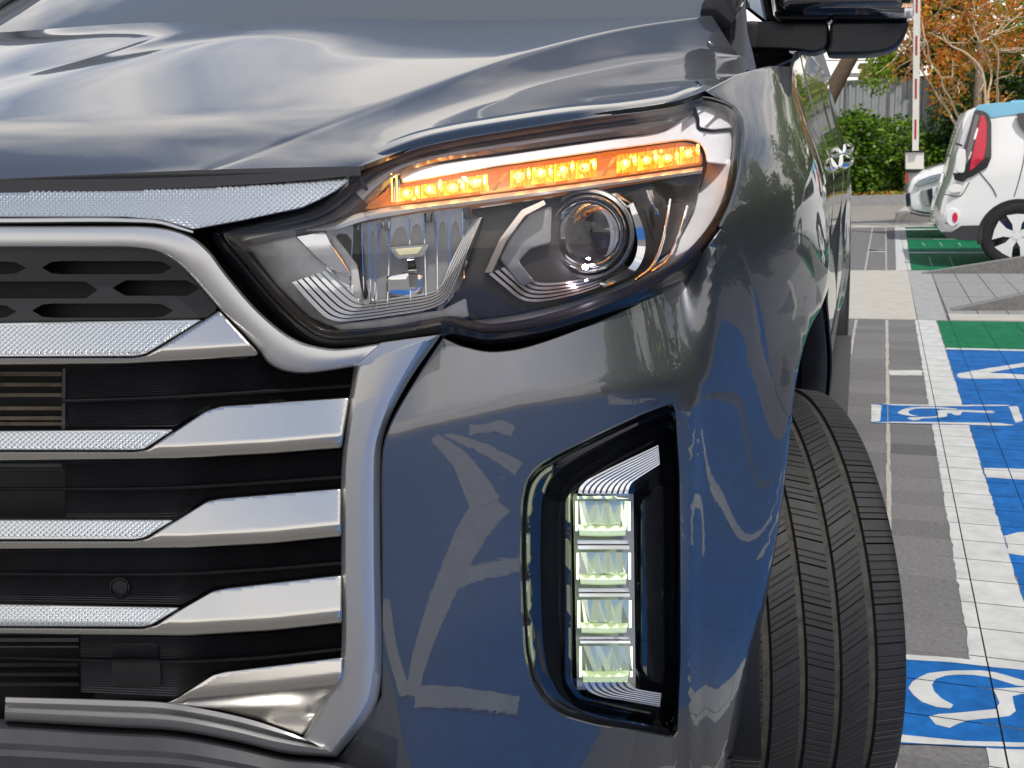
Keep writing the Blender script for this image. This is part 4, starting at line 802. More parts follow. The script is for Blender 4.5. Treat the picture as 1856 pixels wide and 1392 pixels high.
# ---- the half of the nose that faces the other way, mirrored about the truck's centre line
bpy.context.view_layer.update()
for g in (grille, bumper, fog, lamp):
    loc = g.matrix_world.translation; e = empty(g.name.split('.')[0], (2*XM-loc.x, loc.y, loc.z)); e.parent = truck; e.matrix_parent_inverse = truck.matrix_world.inverted(); bpy.context.view_layer.update()
    for o in list(g.children):
        if o.type == 'MESH':
            c = mirror(o, e); c.matrix_parent_inverse = e.matrix_world.inverted()
            if 'kind' in o: c['kind'] = o['kind']
mirror(bpy.data.objects['lower_bumper']); mirror(bpy.data.objects['bonnet_gap'])
# ================================================================== GROUND
_d = rays([(1604, 285.4)])[0]; _d[2] = 0; _d /= np.linalg.norm(_d); EY = _d[:2]; EX = np.array([EY[1], -EY[0]])
O0 = atZ([(1607.4, 578)], GZ)[0, :2]
def uv(p): q = atZ(p, GZ)[:, :2]-O0; return np.stack([q @ EX, q @ EY], 1)       # pixel -> paving grid (metres)
def xy(u): u = np.atleast_2d(u); return O0+u[:, :1]*EX+u[:, 1:]*EY
def uvw(p): q = np.atleast_2d(p)[:, :2]-O0; return np.stack([q @ EX, q @ EY], 1)
M['asph'] = mat('ground_grey', (.15, .145, .14), .9, noise=(3, .2), bump=(120, .4, .004))
M['paver'] = mat('grey_paver', (.132, .131, .133), .85, noise=(70, .28), bump=(500, .5, .0012), spread=.14)
M['paver_dark'] = mat('dark_paver', (.085, .088, .095), .85, noise=(70, .25), bump=(500, .5, .0012))
M['concrete'] = mat('concrete', (.40, .385, .345), .9, noise=(9, .10), bump=(200, .4, .002))
M['concrete_grey'] = mat('concrete_grey', (.29, .295, .295), .9, noise=(12, .15), bump=(200, .4, .002))
M['concrete_dark'] = mat('concrete_dark', (.17, .168, .165), .9, noise=(30, .25), bump=(200, .4, .002))
M['p_white'] = mat('white_road_paint', (.47, .48, .475), .75, noise=(11, .17), bump=(400, .5, .0010))
M['p_blue'] = mat('blue_road_paint', (.010, .105, .34), .75, spec=.12, noise=(16, .30), bump=(400, .5, .0010))
M['p_green'] = mat('green_road_paint', (.006, .135, .060), .75, spec=.12, noise=(16, .25), bump=(400, .5, .0010))
M['mortar'] = mat('pale_joint', (.36, .34, .31), .9, noise=(160, .45), bump=(300, .6, .003))
gm = MB(); gm.add([(-300, -300, GZ-.016), (300, -300, GZ-.016), (300, 500, GZ-.016), (-300, 500, GZ-.016)], [(0, 1, 2, 3)]); gm.build('ground', M['asph'], None, 0, 'structure')
PU, PV, JT = .2067, .1537, .0036
pave = empty('pavement', (*O0, GZ)); tag(pave, kind='structure')
def paver_mesh(m, dz=0, ang=0):
    mb = MB(); a, b = PU/2-JT/2, PV/2-JT/2; c = .003; R = []
    for k, (q, z) in enumerate(((0, -.06), (0, -c), (c, 0))):
        R.append([(x*(a-q), y*(b-q), z) for x, y in ((-1, -1), (1, -1), (1, 1), (-1, 1))])
    mb.grid(np.array(R), cu=True); mb.F.append((8, 9, 10, 11)); mb.M.append(0)
    me = bpy.data.meshes.new('paver'); me.from_pydata(mb.V, [], mb.F); me.materials.append(M[m]); return me
pm, pmd = paver_mesh('paver'), paver_mesh('paver_dark')
ANG = math.atan2(EX[1], EX[0]); rects = []; rg = random.Random(5); cells = []
for i in range(-4, 14):
    for j in range(-42, 0):
        cells.append((i, j))
def cellc(i, j): return ((i+.5)*PU, (j+.5)*PV-.02)
def vis(i, j):
    u = cellc(i, j); p = PJ([[*xy(u)[0], GZ]])[0]; return 1535 < p[0] < 1880 and 560 < p[1] < 1420
show = [c for c in cells if vis(*c)]; show.sort(key=lambda c: -c[1]*-1); show = sorted(show, key=lambda c: c[1])[:300]
S_ = set(show); rest = MB()
for (i, j) in cells:
    u = cellc(i, j); p = xy(u)[0]; rects.append((u[0]-PU/2+JT/2, u[0]+PU/2-JT/2, u[1]-PV/2+JT/2, u[1]+PV/2-JT/2))
    dark = (i, j) == (0, -23)
    if (i, j) in S_:
        o = bpy.data.objects.new('paver', pmd if dark else pm); COL.objects.link(o); o.parent = pave; o.matrix_parent_inverse = pave.matrix_world.inverted()
        o.location = (p[0], p[1], GZ+rg.uniform(-.0008, .0006)); o.rotation_euler = (rg.uniform(-.003, .003), rg.uniform(-.003, .003), ANG)
    else: rest.box((p[0], p[1], GZ-.03), (PU-JT, PV-JT, .06), ANG)
rest.build('paver', M['paver'], pave, 0, 'stuff')
far = MB(); frects = []
for i in range(-9, 16):
    for j in range(0, 46):
        u = ((i+.5)*PU, 3.37+(j+.5)*PV); p = xy(u)[0]; frects.append((u[0]-PU/2+JT/2, u[0]+PU/2-JT/2, u[1]-PV/2+JT/2, u[1]+PV/2-JT/2)); far.box((p[0], p[1], GZ-.03), (PU-JT, PV-JT, .06), ANG)
far.build('paver', M['paver'], pave, 0, 'stuff')
fill = MB(); q = xy([(-.9, -6.45), (3.0, -6.45), (3.0, -.025), (-.9, -.025)]); fill.add(np.c_[q, np.full(4, GZ-.0042)], [(0, 1, 2, 3)]); q = xy([(-1.9, 3.37), (3.3, 3.37), (3.3, 10.24), (-1.9, 10.24)]); fill.add(np.c_[q, np.full(4, GZ-.0042)], [(0, 1, 2, 3)]); fill.build('joint_sand', mat('joint_sand', (.075, .072, .068), 1, noise=(60, .4)), pave, 0)
fill = MB(); q = xy([(.335, -6.44), (2.9, -6.44), (2.9, -1.17), (.335, -1.17)]); fill.add(np.c_[q, np.full(4, GZ-.0022)], [(0, 1, 2, 3)]); fill.build('joint_paint', M['p_blue'], pave, 0)
fill = MB(); q = xy([(.335, -1.14), (2.9, -1.14), (2.9, -.06), (.335, -.06)]); fill.add(np.c_[q, np.full(4, GZ-.0022)], [(0, 1, 2, 3)]); fill.build('joint_paint', M['p_green'], pave, 0)
# pale mortar in two of the long joints
mb = MB()
for u0, v0, v1 in ((0, -6.4, -.06), (-PU, -6.4, -.06), (0, 3.4, 10.2), (PU*.0-PU, 3.4, 10.2)):
    vs = np.linspace(v0, v1, 60); w = .0085+.0025*RNG.standard_normal(60)*.6
    L = xy(np.stack([u0-w, vs], 1)); R = xy(np.stack([u0+w, vs], 1)); mb.grid(np.array([np.c_[L, np.full(60, GZ+.0006)], np.c_[R, np.full(60, GZ+.0006)]]), flip=True)
mb.build('joint_mortar', M['mortar'], pave, 0)
def clip(P, r):
    for ax, lim, sgn in ((0, r[0], 1), (0, r[1], -1), (1, r[2], 1), (1, r[3], -1)):
        o = []
        for k in range(len(P)):
            a, b = P[k-1], P[k]; da = (a[ax]-lim)*sgn; db = (b[ax]-lim)*sgn
            if da >= 0: o.append(a)
            if (da >= 0) != (db >= 0): t = da/(da-db); o.append((a[0]+(b[0]-a[0])*t, a[1]+(b[1]-a[1])*t))
        P = o
        if len(P) < 3: return []
    return P
def paint(name, polys, m, dz=.0012, rc=None, wob=.002, parent=None):
    """road paint laid over the pavers, broken at every joint; each outline in paving metres"""
    mb = MB(); rr_ = random.Random(len(name)+len(polys))
    for P in polys:
        P = np.array(P, float)
        if wob: L = np.linalg.norm(np.diff(np.vstack([P, P[:1]]), axis=0), axis=1).sum(); Q = arc(np.vstack([P, P[:1]]), int(max(20, L/.03)), True); P = np.vstack([Q])+RNG.normal(0, wob, Q.shape)
        lo, hi = P.min(0), P.max(0)
        for r in (rc or rects):
            if r[0] > hi[0] or r[1] < lo[0] or r[2] > hi[1] or r[3] < lo[1]: continue
            c = clip([tuple(q) for q in P], r)
            if len(c) >= 3:
                c = np.array(c); ar = np.sum(c[:, 0]*np.roll(c[:, 1], -1)-np.roll(c[:, 0], -1)*c[:, 1])
                if abs(ar) < 1e-6: continue
                if ar < 0: c = c[::-1]
                w = xy(c); mb.add(np.c_[w, np.full(len(c), GZ+dz)], [tuple(range(len(c)))])
    return mb.build(name, M[m] if isinstance(m, str) else m, parent or pave, 0)
paint('parking_line', [[(.163, -9), (.322, -9), (.326, -.04), (.186, -.04)]], 'p_white', .0014)
paint('green_paint', [[(.330, -1.146), (2.85, -1.13), (2.85, -.03), (.333, -.06)]], 'p_green', .0012)
paint('blue_paint', [[(.318, -9), (2.85, -9), (2.85, -1.2), (.330, -1.2)]], 'p_blue', .0012)
V = lambda *p: [tuple(q) for q in uv(p)]
paint('white_marking', [[(.331, -1.20), (2.85, -1.19), (2.85, -1.13), (.331, -1.146)],
    V((1735, 678), (1765, 672), (1836, 661), (1880, 655), (1880, 663), (1850, 666), (1790, 676), (1850, 679), (1880, 682), (1880, 690), (1840, 687), (1770, 687), (1737, 686)),
    V((1783, 849), (1880, 851), (1880, 872), (1786, 866)), V((1819, 972), (1845, 966), (1880, 962), (1880, 1012), (1830, 1004)), [(1.2, -3.2), (1.27, -3.2), (1.27, -1.6), (1.2, -1.6)], [(1.2, -2.5), (1.9, -2.2), (1.9, -2.1), (1.2, -2.4)]], 'p_white', .0020)
paint('short_line', [V((1612, 671.5), (1671, 671.5), (1672, 681), (1612, 681))], 'p_white', .0016)
# two charging-bay signs: blue bars with white edges and a wheel-like sign
s1 = [V((1580, 733), (1856, 737), (1890, 738), (1890, 774), (1856, 773), (1578, 767.5))]
paint('sign_panel', s1, 'p_blue', .0026, wob=.001)
s2 = [V((1560, 1186), (1640, 1190), (1890, 1211), (1900, 1362), (1640, 1350), (1560, 1346))]
paint('sign_panel', s2, 'p_blue', .0026, wob=.001)
c4 = lambda *p: V(*[(x/5.524+1520, y/5.524+560) for x, y in p]); c5 = lambda *p: V(*[(x/2.962+1230, y/2.962+922) for x, y in p])
paint('sign_symbol', [c4((330, 963), (430, 966), (415, 1132), (325, 1142)), c4((430, 950), (500, 958), (1030, 968), (1720, 966), (1720, 976), (1000, 982), (520, 970)), c4((360, 1147), (520, 1136), (1040, 1140), (1600, 1148), (1780, 1172), (1600, 1176), (1000, 1156), (510, 1148)),
    c4((586, 1045), (640, 1010), (720, 994), (850, 986), (1010, 990), (1200, 1006), (1190, 1014), (1010, 1004), (830, 1000), (730, 1012), (692, 1038), (715, 1062), (810, 1084), (720, 1078), (630, 1062)),
    c4((988, 1026), (1040, 1012), (1560, 1028), (1575, 1040), (1550, 1050), (1230, 1036), (1225, 1072), (1150, 1072), (1145, 1050), (1085, 1046), (1085, 1085), (1030, 1094), (830, 1104), (800, 1118), (740, 1122), (665, 1095), (1000, 1082)),
    c4((1705, 985), (1790, 975), (1850, 1130), (1770, 1146))], 'p_white', .0034, wob=.0008)
paint('sign_symbol', [c5((1150, 782), (1215, 788), (1480, 808), (1700, 832), (1990, 858), (1990, 886), (1690, 858), (1470, 832), (1150, 812)), c5((1100, 1218), (1205, 1222), (1530, 1255), (1990, 1268), (1990, 1290), (1530, 1280), (1200, 1262), (1100, 1256)),
    c5((1237, 970), (1262, 925), (1330, 890), (1440, 876), (1600, 874), (1740, 892), (1870, 935), (1870, 975), (1790, 950), (1680, 912), (1560, 898), (1450, 898), (1380, 918), (1355, 955), (1375, 995), (1430, 1040), (1503, 1074), (1440, 1084), (1340, 1064), (1265, 1018)),
    c5((1684, 972), (1850, 966), (1990, 960), (1990, 1000), (1790, 1002), (1812, 1112), (1760, 1122), (1500, 1150), (1490, 1180), (1420, 1190), (1385, 1172), (1335, 1116), (1480, 1104), (1700, 1084), (1722, 1052))], 'p_white', .0034, wob=.0008)
# the far bay
paint('parking_line', [[(.095, 3.38), (.238, 3.38), (.30, 10.2), (.14, 10.2)]], 'p_white', .0014, frects)
paint('green_paint', [[(.24, 3.38), (3.28, 3.38), (3.28, 10.2), (.30, 10.2)]], 'p_green', .0012, frects)
gl = []
for y in (416, 433, 458): gl.append(V((1640, y-1.0), (1880, y-.4), (1880, y+.5), (1640, y+1.2)))
for x0, x1, y0, y1 in ((1671, 1676, 440, 446), (1703, 1708, 440, 446), (1737, 1741, 440, 446), (1683, 1689, 466, 482), (1720, 1728, 466, 484)): gl.append(V((x0, y0), (x0+1.2, y0), (x1+1.2, y1), (x1, y1)))
paint('joint_paint', gl, 'p_white', .0020, frects, wob=0)
pl = [V((1574, 457), (1607, 452), (1607, 456), (1574, 461)) if False else V((1574, 452.5), (1608, 452.5), (1608, 455), (1574, 455))] 
paint('short_line', [V((1575, 452.5), (1608, 453.5), (1608, 457), (1575, 456))]+pl, 'p_white', .0016, frects, wob=0)
# concrete band across the bays, grey strip, ramps
def slab(name, quad, z0, z1, m, kind='structure'):
    q = xy(np.array(quad)); mb = MB(); n = len(q); mb.add(np.vstack([np.c_[q, np.full(n, z0)], np.c_[q, np.full(n, z1)]]), [tuple(range(n, 2*n))]+[(i, (i+1) % n, n+(i+1) % n, n+i) for i in range(n)]); return mb.build(name, M[m], None, 0, kind)
slab('concrete_strip', [(-12, -.02), (.20, -.02), (.205, 3.36), (-12, 3.36)], GZ-.08, GZ+.002, 'concrete')
slab('concrete_strip', [(.206, -.02), (.40, -.02), (.42, 3.36), (.206, 3.36)], GZ-.08, GZ+.0, 'concrete_grey')
slab('concrete_strip', [(.42, -.02), (3.3, -.02), (3.3, .28), (.42, .28)], GZ-.08, GZ+.004, 'concrete')
tile = MB()
for i in range(14):
    for j in range(3):
        u0 = .425+i*.205; v0 = .29+j*1.02; q = xy([(u0, v0), (u0+.198, v0), (u0+.198, v0+1.005), (u0, v0+1.005)]); h = GZ-.004+rg.uniform(0, .003)
        tile.add(np.vstack([np.c_[q, np.full(4, h-.05)], np.c_[q, np.full(4, h)]]), [(4, 5, 6, 7), (0, 1, 5, 4), (1, 2, 6, 5), (2, 3, 7, 6), (3, 0, 4, 7)])
tile.build('paver', mat('ramp_tile', (.235, .235, .235), .85, noise=(20, .2), bump=(300, .4, .001)), pave, 0, 'stuff')
slab('tile_bed', [(.42, .281), (3.3, .281), (3.3, 3.36), (.42, 3.36)], GZ-.08, GZ-.012, 'mortar')
def ramp(name, px0, px1, hgt, depth):
    a = uv([px0])[0]; b = uv([px1])[0]; d = (b-a)/np.linalg.norm(b-a); n = np.array([-d[1], d[0]]); e = b+(b-a)*1.2; P = []
    q = xy([a, e, e+n*depth, a+n*depth]); mb = MB(); hz = hgt*2.2
    mb.add([(*q[0], GZ-.02), (*q[1], GZ-.02), (*q[2], GZ-.02), (*q[3], GZ-.02), (*q[0], GZ+.004), (*q[1], GZ+hz), (*q[2], GZ+hz), (*q[3], GZ+.004)], [(4, 5, 6, 7), (0, 1, 5, 4), (1, 2, 6, 5), (2, 3, 7, 6), (3, 0, 4, 7)])
    o = mb.build(name, M['concrete_dark'], None, 0); return o
r1 = ramp('kerb_ramp', (1672, 496), (1856, 495), .155, .12); tag(r1, 'dark concrete ramp wedge beside the green bay, under the wheel of the blue-roofed hatchback', 'ramp', 'concrete ramp wedges')
r2 = ramp('kerb_ramp', (1728, 563), (1856, 562), .115, .12); tag(r2, 'dark concrete ramp wedge next to the worn green paint, nearer of the two wedges', 'ramp', 'concrete ramp wedges')
# what lies in front of the truck and mirrors in its bumper: another blue bay with white strokes
front = empty('painted_bay', (1.2, -1.5, GZ)); tag(front, kind='structure')
mb = MB(); mb.add([(.58, -7, GZ-.0145), (5.5, -7, GZ-.0145), (5.5, .85, GZ-.0145), (.58, .85, GZ-.0145)], [(0, 1, 2, 3)]); mb.build('blue_paint', M['p_blue'], front, 0)
mb = MB(); mb.add([(1.6, .851, GZ-.0145), (5.5, .851, GZ-.0145), (5.5, 4.5, GZ-.0145), (1.9, 4.5, GZ-.0145)], [(0, 1, 2, 3)]) ; mb.build('blue_paint', M['p_blue'], front, 0)
def bounce(px):
    """ground point that a pixel of the bumper mirrors"""
    px = np.array(px, float); f = lambda q: skin(q, bump_off(q)); e = 3.0
    P = f(px); a = f(px+[e, 0])-f(px-[e, 0]); b = f(px+[0, e])-f(px-[0, e]); n = np.cross(b, a); n /= np.linalg.norm(n, axis=1)[:, None]; n *= np.sign(-(n*rays(px)).sum(1))[:, None]
    d = rays(px); d /= np.linalg.norm(d, axis=1)[:, None]; r = d-2*(d*n).sum(1)[:, None]*n; t = np.where(r[:, 2] < -.02, (GZ-.013-P[:, 2])/np.minimum(r[:, 2], -.02), np.nan)
    return P+r*t[:, None]
strokes = []
def stroke(pts, w0, w1):
    L = spl(pts, 18); T = np.gradient(L, axis=0); T /= np.linalg.norm(T, axis=1)[:, None]; n = np.stack([-T[:, 1], T[:, 0]], 1); w = np.linspace(w0, w1, 18)[:, None]/2
    A = bounce(L+n*w); B = bounce(L-n*w); ok = np.isfinite(A[:, 0]) & np.isfinite(B[:, 0]) & (np.hypot(A[:, 0]-1, A[:, 1]) < 9) & (np.hypot(B[:, 0]-1, B[:, 1]) < 9)
    if ok.sum() > 2: zz = (GZ+.004 if A[ok][:, 1].mean() > .97 else GZ-.0130)+.0005*len(strokes); A[:, 2] = zz; B[:, 2] = zz; mb = MB(); mb.grid(np.array([A[ok], B[ok]])); strokes.append(mb)
stroke([(900, 905), (858, 960), (815, 1050), (778, 1140), (752, 1230), (748, 1262)], 62, 22)
stroke([(800, 1062), (860, 1040), (942, 1022)], 34, 26); stroke([(786, 792), (830, 830), (862, 880), (880, 915)], 16, 60); stroke([(806, 786), (880, 815), (940, 850)], 10, 26)
stroke([(752, 1262), (840, 1266), (940, 1280)], 40, 34); stroke([(850, 775), (900, 772), (930, 782)], 26, 20); stroke([(1090, 722), (1150, 724), (1200, 716)], 22, 8); stroke([(700, 1090), (712, 1180), (735, 1262)], 14, 22)
def ringpart(c, r, w, a0, a1, sq=1.0):
    A = np.radians(np.linspace(a0, a1, 30)); f = lambda q: np.stack([c[0]+q*np.cos(A), c[1]+q*sq*np.sin(A), np.full(30, GZ+.0055)], 1); mb = MB(); mb.grid(np.array([f(r-w/2), f(r+w/2)])); strokes.append(mb)
def bar2(a, b, w):
    a = np.array(a); b = np.array(b); d = (b-a)/np.linalg.norm(b-a); n = np.array([-d[1], d[0]])*w/2; mb = MB(); mb.add([(*q, GZ+.005) for q in (a-n, b-n, b+n, a+n)], [(0, 1, 2, 3)]); strokes.append(mb)
ringpart((2.15, 2.35), .34, .11, -60, 200, 1.3); bar2((1.62, 2.9), (2.9, 3.5), .11); bar2((1.75, 3.4), (2.7, 3.25), .10); bar2((2.0, 3.3), (2.25, 4.1), .10); bar2((2.9, 1.6), (3.1, 3.4), .12)
for k, mb in enumerate(strokes): mb.build('white_marking', M['p_white'], front, 0)
# ================================================================== SURROUNDINGS
def leaves(n, sampler, size, mats, name, parent, seed=1, droop=.3, cup=0):
    g = np.random.default_rng(seed); C0 = sampler(g, n); n = len(C0); a = g.uniform(0, 2*np.pi, n); t = g.uniform(-.9, .9, n); s = size*g.uniform(.6, 1.35, n)
    d = np.stack([np.cos(a)*np.cos(t), np.sin(a)*np.cos(t), np.sin(t)-droop], 1); d /= np.linalg.norm(d, axis=1)[:, None]
    r = g.normal(size=(n, 3)); w = np.cross(d, r); w /= np.linalg.norm(w, axis=1)[:, None]
    V = np.stack([C0, C0+d*s[:, None]*.5+w*s[:, None]*.28, C0+d*s[:, None], C0+d*s[:, None]*.5-w*s[:, None]*.28], 1).reshape(-1, 3)
    me = bpy.data.meshes.new(name); me.vertices.add(4*n); me.vertices.foreach_set('co', V.ravel()); me.loops.add(4*n); me.loops.foreach_set('vertex_index', np.arange(4*n)); me.polygons.add(n)
    me.polygons.foreach_set('loop_start', np.arange(n)*4); me.polygons.foreach_set('material_index', g.integers(0, len(mats), n)); me.update(calc_edges=True)
    return link(name, me, mats, parent)
def leafmat(name, c, tr=.5):
    m = bpy.data.materials.new(name); m.use_nodes = True; t = m.node_tree; b = t.nodes['Principled BSDF']; b.inputs['Base Color'].default_value = (*c, 1); b.inputs['Roughness'].default_value = .45
    o = t.nodes['Material Output']; tl = N(t, 'ShaderNodeBsdfTranslucent'); tl.inputs[0].default_value = (min(c[0]*1.5, 1), min(c[1]*1.35, 1), c[2]*.6, 1); mx_ = N(t, 'ShaderNodeMixShader'); mx_.inputs[0].default_value = tr
    t.links.new(b.outputs[0], mx_.inputs[1]); t.links.new(tl.outputs[0], mx_.inputs[2]); t.links.new(mx_.outputs[0], o.inputs[0]); return m
GREENS = [leafmat('leaf_deep', (.060, .145, .016)), leafmat('leaf_mid', (.12, .25, .022)), leafmat('leaf_bright', (.25, .38, .03)), leafmat('leaf_yellow', (.24, .30, .03))]
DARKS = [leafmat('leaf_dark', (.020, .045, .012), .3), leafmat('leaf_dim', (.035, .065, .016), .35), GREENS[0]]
ORANGE = [leafmat('leaf_orange', (.55, .20, .03)), leafmat('leaf_rust', (.42, .14, .03)), leafmat('leaf_gold', (.55, .32, .05)), leafmat('leaf_olive', (.20, .17, .03))]
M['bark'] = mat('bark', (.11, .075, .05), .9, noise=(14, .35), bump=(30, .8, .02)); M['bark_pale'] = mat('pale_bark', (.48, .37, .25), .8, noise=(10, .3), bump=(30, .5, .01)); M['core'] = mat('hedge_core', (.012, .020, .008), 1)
def lump(centres, radii):
    centres = np.array(centres, float); radii = np.array(radii, float)
    def f(g, n):
        k = g.integers(0, len(centres), n); d = g.normal(size=(n, 3)); d /= np.linalg.norm(d, axis=1)[:, None]; r = g.uniform(.25, 1, n)**.5*(.8+.4*g.random(n)); return centres[k]+d*radii[k]*r[:, None] if radii.ndim > 1 else centres[k]+d*(radii[k]*r)[:, None]
    return f
def tree(name, loc, h, r, mats, label, seed, n=5000, size=.22, cat='tree', bark='bark', group=None, lowcrown=.35):
    t = empty(name, loc); tag(t, label, cat, group); g = random.Random(seed); mb = MB()
    mb.tube([(0, 0, 0), (.05, .03, h*.25), (-.04, .06, h*.5), (0, 0, h*.8)], [h*.028, h*.022, h*.017, h*.008], 8)
    cs, rs = [], []
    for k in range(22):
        a = g.uniform(0, 6.28); z = g.uniform(lowcrown, .98)*h; q = r*math.sqrt(max(.05, 1-((z/h-.6)/.5)**2))*g.uniform(.25, .95); c = (q*math.cos(a), q*math.sin(a), z); cs.append(c); rs.append(r*g.uniform(.22, .42))
        if k % 2 == 0: mb.tube([(0, 0, z*.6), (c[0]*.5, c[1]*.5, z*.8), c], [h*.009, h*.006, h*.002], 5)
    o = mb.build('trunk', M[bark], None); o.parent = t
    o = leaves(n, lump(cs, rs), size, mats, 'crown', None, seed); o.parent = t; return t
# ---- kerb, soil, fallen leaves
k0 = atZ([(1560, 371)], GZ)[0]; KY = k0[1]
mb = MB(); mb.box((6, KY+.12, GZ+.07), (60, .24, .30)); ob = mb.build('kerb', M['concrete_grey'], None, 0); tag(ob, 'long grey concrete kerb at the foot of the planted bed', 'kerb')
mb = MB(); G_ = np.array([[(x, y, GZ+.18+.10*(y-KY)/8+RNG.normal(0, .02)) for x in np.linspace(-20, 32, 60)] for y in np.linspace(KY+.24, KY+9, 14)]); mb.grid(G_, flip=True); mb.build('soil', mat('soil', (.10, .075, .045), 1, noise=(4, .4), bump=(20, .8, .03)), None, 0, 'structure')
lit = leaves(2600, lambda g, n: np.stack([g.uniform(-3, 8, n), g.uniform(KY+.3, KY+2.6, n), GZ+.20+g.uniform(0, .05, n)], 1), .11, [ORANGE[0], ORANGE[2], mat('dry_leaf', (.25, .17, .08), .8), GREENS[2]], 'leaf_litter', None, 9, 0); tag(lit, kind='stuff')
# paving and road between the bays and the kerb
slab('road', [(-30, 12.6), (30, 12.0), (30, KY-O0[1]-.0), (-30, KY-O0[1]-.0)], GZ-.08, GZ+.001, 'asph_warm') if False else None
M['asph_warm'] = mat('pale_asphalt', (.24, .225, .20), .9, noise=(2.5, .15), bump=(150, .4, .003))
slab('road', [(-30, 11.9), (30, 11.2), (30, 18.6), (-30, 18.6)], GZ-.06, GZ+.002, 'asph_warm'); slab('concrete_strip', [(-30, 10.25), (30, 10.25), (30, 11.15), (-30, 11.85)], GZ-.06, GZ+.006, 'concrete')
pad = slab('concrete_pad', V((1622, 403), (1760, 403), (1752, 388), (1640, 388)), GZ-.02, GZ+.16, 'concrete', None); tag(pad, 'low pale concrete block under the nose of the white car', 'concrete block')
# ---- hedge
hg = empty('hedge', (2, KY+2.6, GZ+.2)); tag(hg, 'tall dense green hedge behind the red and white barrier', 'hedge')
cs, rs = [], []
for k in range(130):
    x = RNG.uniform(-3.5, 3.2); z = RNG.uniform(.2, 1.75+.30*math.sin(x*1.7)+.15*math.sin(x*4)); cs.append((x, KY+1.3+RNG.uniform(-.3, 1.3)+.15*z, GZ+.2+z)); rs.append(RNG.uniform(.28, .52))
lv = leaves(42000, lump(cs, rs), .13, GREENS[:3]+[GREENS[1], DARKS[0]], 'foliage', None, 21); lv.parent = hg; lv.matrix_parent_inverse = hg.matrix_world.inverted()
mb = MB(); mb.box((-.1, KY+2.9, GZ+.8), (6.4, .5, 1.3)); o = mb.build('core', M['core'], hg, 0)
hg2 = empty('hedge', (6, KY+2.6, GZ+.2)); tag(hg2, 'dark conifer hedge to the right of the barrier', 'hedge')
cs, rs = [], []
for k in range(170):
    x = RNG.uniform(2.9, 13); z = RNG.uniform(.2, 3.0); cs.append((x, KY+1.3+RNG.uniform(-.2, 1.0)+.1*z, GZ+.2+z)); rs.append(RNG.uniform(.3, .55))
lv = leaves(36000, lump(cs, rs), .115, DARKS, 'foliage', None, 22); lv.parent = hg2; lv.matrix_parent_inverse = hg2.matrix_world.inverted()  # foliage in the darker green leaf colours
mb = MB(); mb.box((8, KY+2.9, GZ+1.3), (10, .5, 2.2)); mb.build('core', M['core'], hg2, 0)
sh = empty('shrub', (1.6, KY+2.6, GZ+.3)); tag(sh, 'slender bright green shoot rising above the hedge', 'shrub')
P = atY([(1578, 175), (1590, 140), (1598, 112), (1606, 96)], KY+2.2); mb = MB(); mb.tube(P, [.03, .02, .012, .006], 6); mb.build('stem', M['bark'], sh)
lv = leaves(900, lump(P[1:], [.5, .38, .26]), .12, GREENS[1:], 'foliage', None, 5); lv.parent = sh; lv.matrix_parent_inverse = sh.matrix_world.inverted()
# ---- fence of corrugated sheet, timber pile, white building
FY = KY+6.5; fence = empty('sheet_fence', (1.5, FY, GZ)); tag(fence, 'pale grey corrugated sheet fence behind the hedge', 'fence')
z1 = atY([(1580, 146)], FY)[0][2]; M['sheet'] = mat('grey_sheet', (.36, .38, .40), .5, .2, noise=(3, .12))
for k in range(14):
    x0 = -7+k*1.25; xs = np.linspace(x0+.03, x0+1.22, 40); yy = FY+.018*np.sign(np.sin(xs*28)); mb = MB(); mb.grid(np.array([np.stack([xs, yy, np.full(40, z)], 1) for z in (GZ, z1)]), flip=True); mb.build('panel', M['sheet'], fence, 0)
    mb = MB(); mb.box((x0, FY-.03, (GZ+z1)/2), (.06, .06, z1-GZ)); mb.build('post', M['concrete_dark'], fence, 0)
mb = MB(); mb.box((1.75, FY-.04, z1+.02), (17.6, .05, .05)); mb.build('rail', M['concrete_dark'], fence, 0)
pile = empty('timber_pile', tuple(atY([(1600, 146)], FY+2)[0])); tag(pile, 'stack of weathered brown planks showing above the grey fence', 'timber pile'); M['plank'] = mat('plank', (.24, .15, .09), .85, noise=(8, .3), spread=.3)
for r_ in range(7):
    z = 146-r_*4.6; x0 = 1556+abs(r_-5)*4*(r_ > 3)+RNG.uniform(-3, 3); P = atY([(x0, z-3.9), (1642-RNG.uniform(0, 10), z-3.9), (1642, z), (x0, z)], FY+2); mb = MB(); mb.add(np.vstack([P, P+[0, .5, 0]]), [(3, 2, 1, 0), (0, 1, 5, 4), (1, 2, 6, 5), (2, 3, 7, 6), (3, 0, 4, 7)]); mb.build('plank', M['plank'], pile, 0)
mb = MB(); P = atY([(1520, 140), (1560, 140), (1560, 132), (1520, 132)], FY+1.6); mb.add(np.vstack([P, P+[0, .5, 0]]), [(0, 1, 2, 3), (3, 2, 6, 7), (1, 5, 6, 2), (0, 3, 7, 4)]); o = mb.build('rubble_block', M['concrete_grey'], None, 0); tag(o, 'low grey block beside the planks above the fence', 'block')
cab = empty('overhead_cable', tuple(atY([(1600, 100)], 40)[0])); tag(cab, 'dark overhead cable against the white sky beside the barrier arm', 'cable')
for a_, b_ in (((1400, 92), (1740, 86)), ((1400, 108), (1740, 103))):
    P = np.array([atY([(a_[0]+(b_[0]-a_[0])*t, a_[1]+(b_[1]-a_[1])*t+4*math.sin(math.pi*t))], 40)[0] for t in np.linspace(0, 1, 14)]); mb = MB(); mb.tube(P, .018, 5); mb.build('wire', M['gap'], cab)
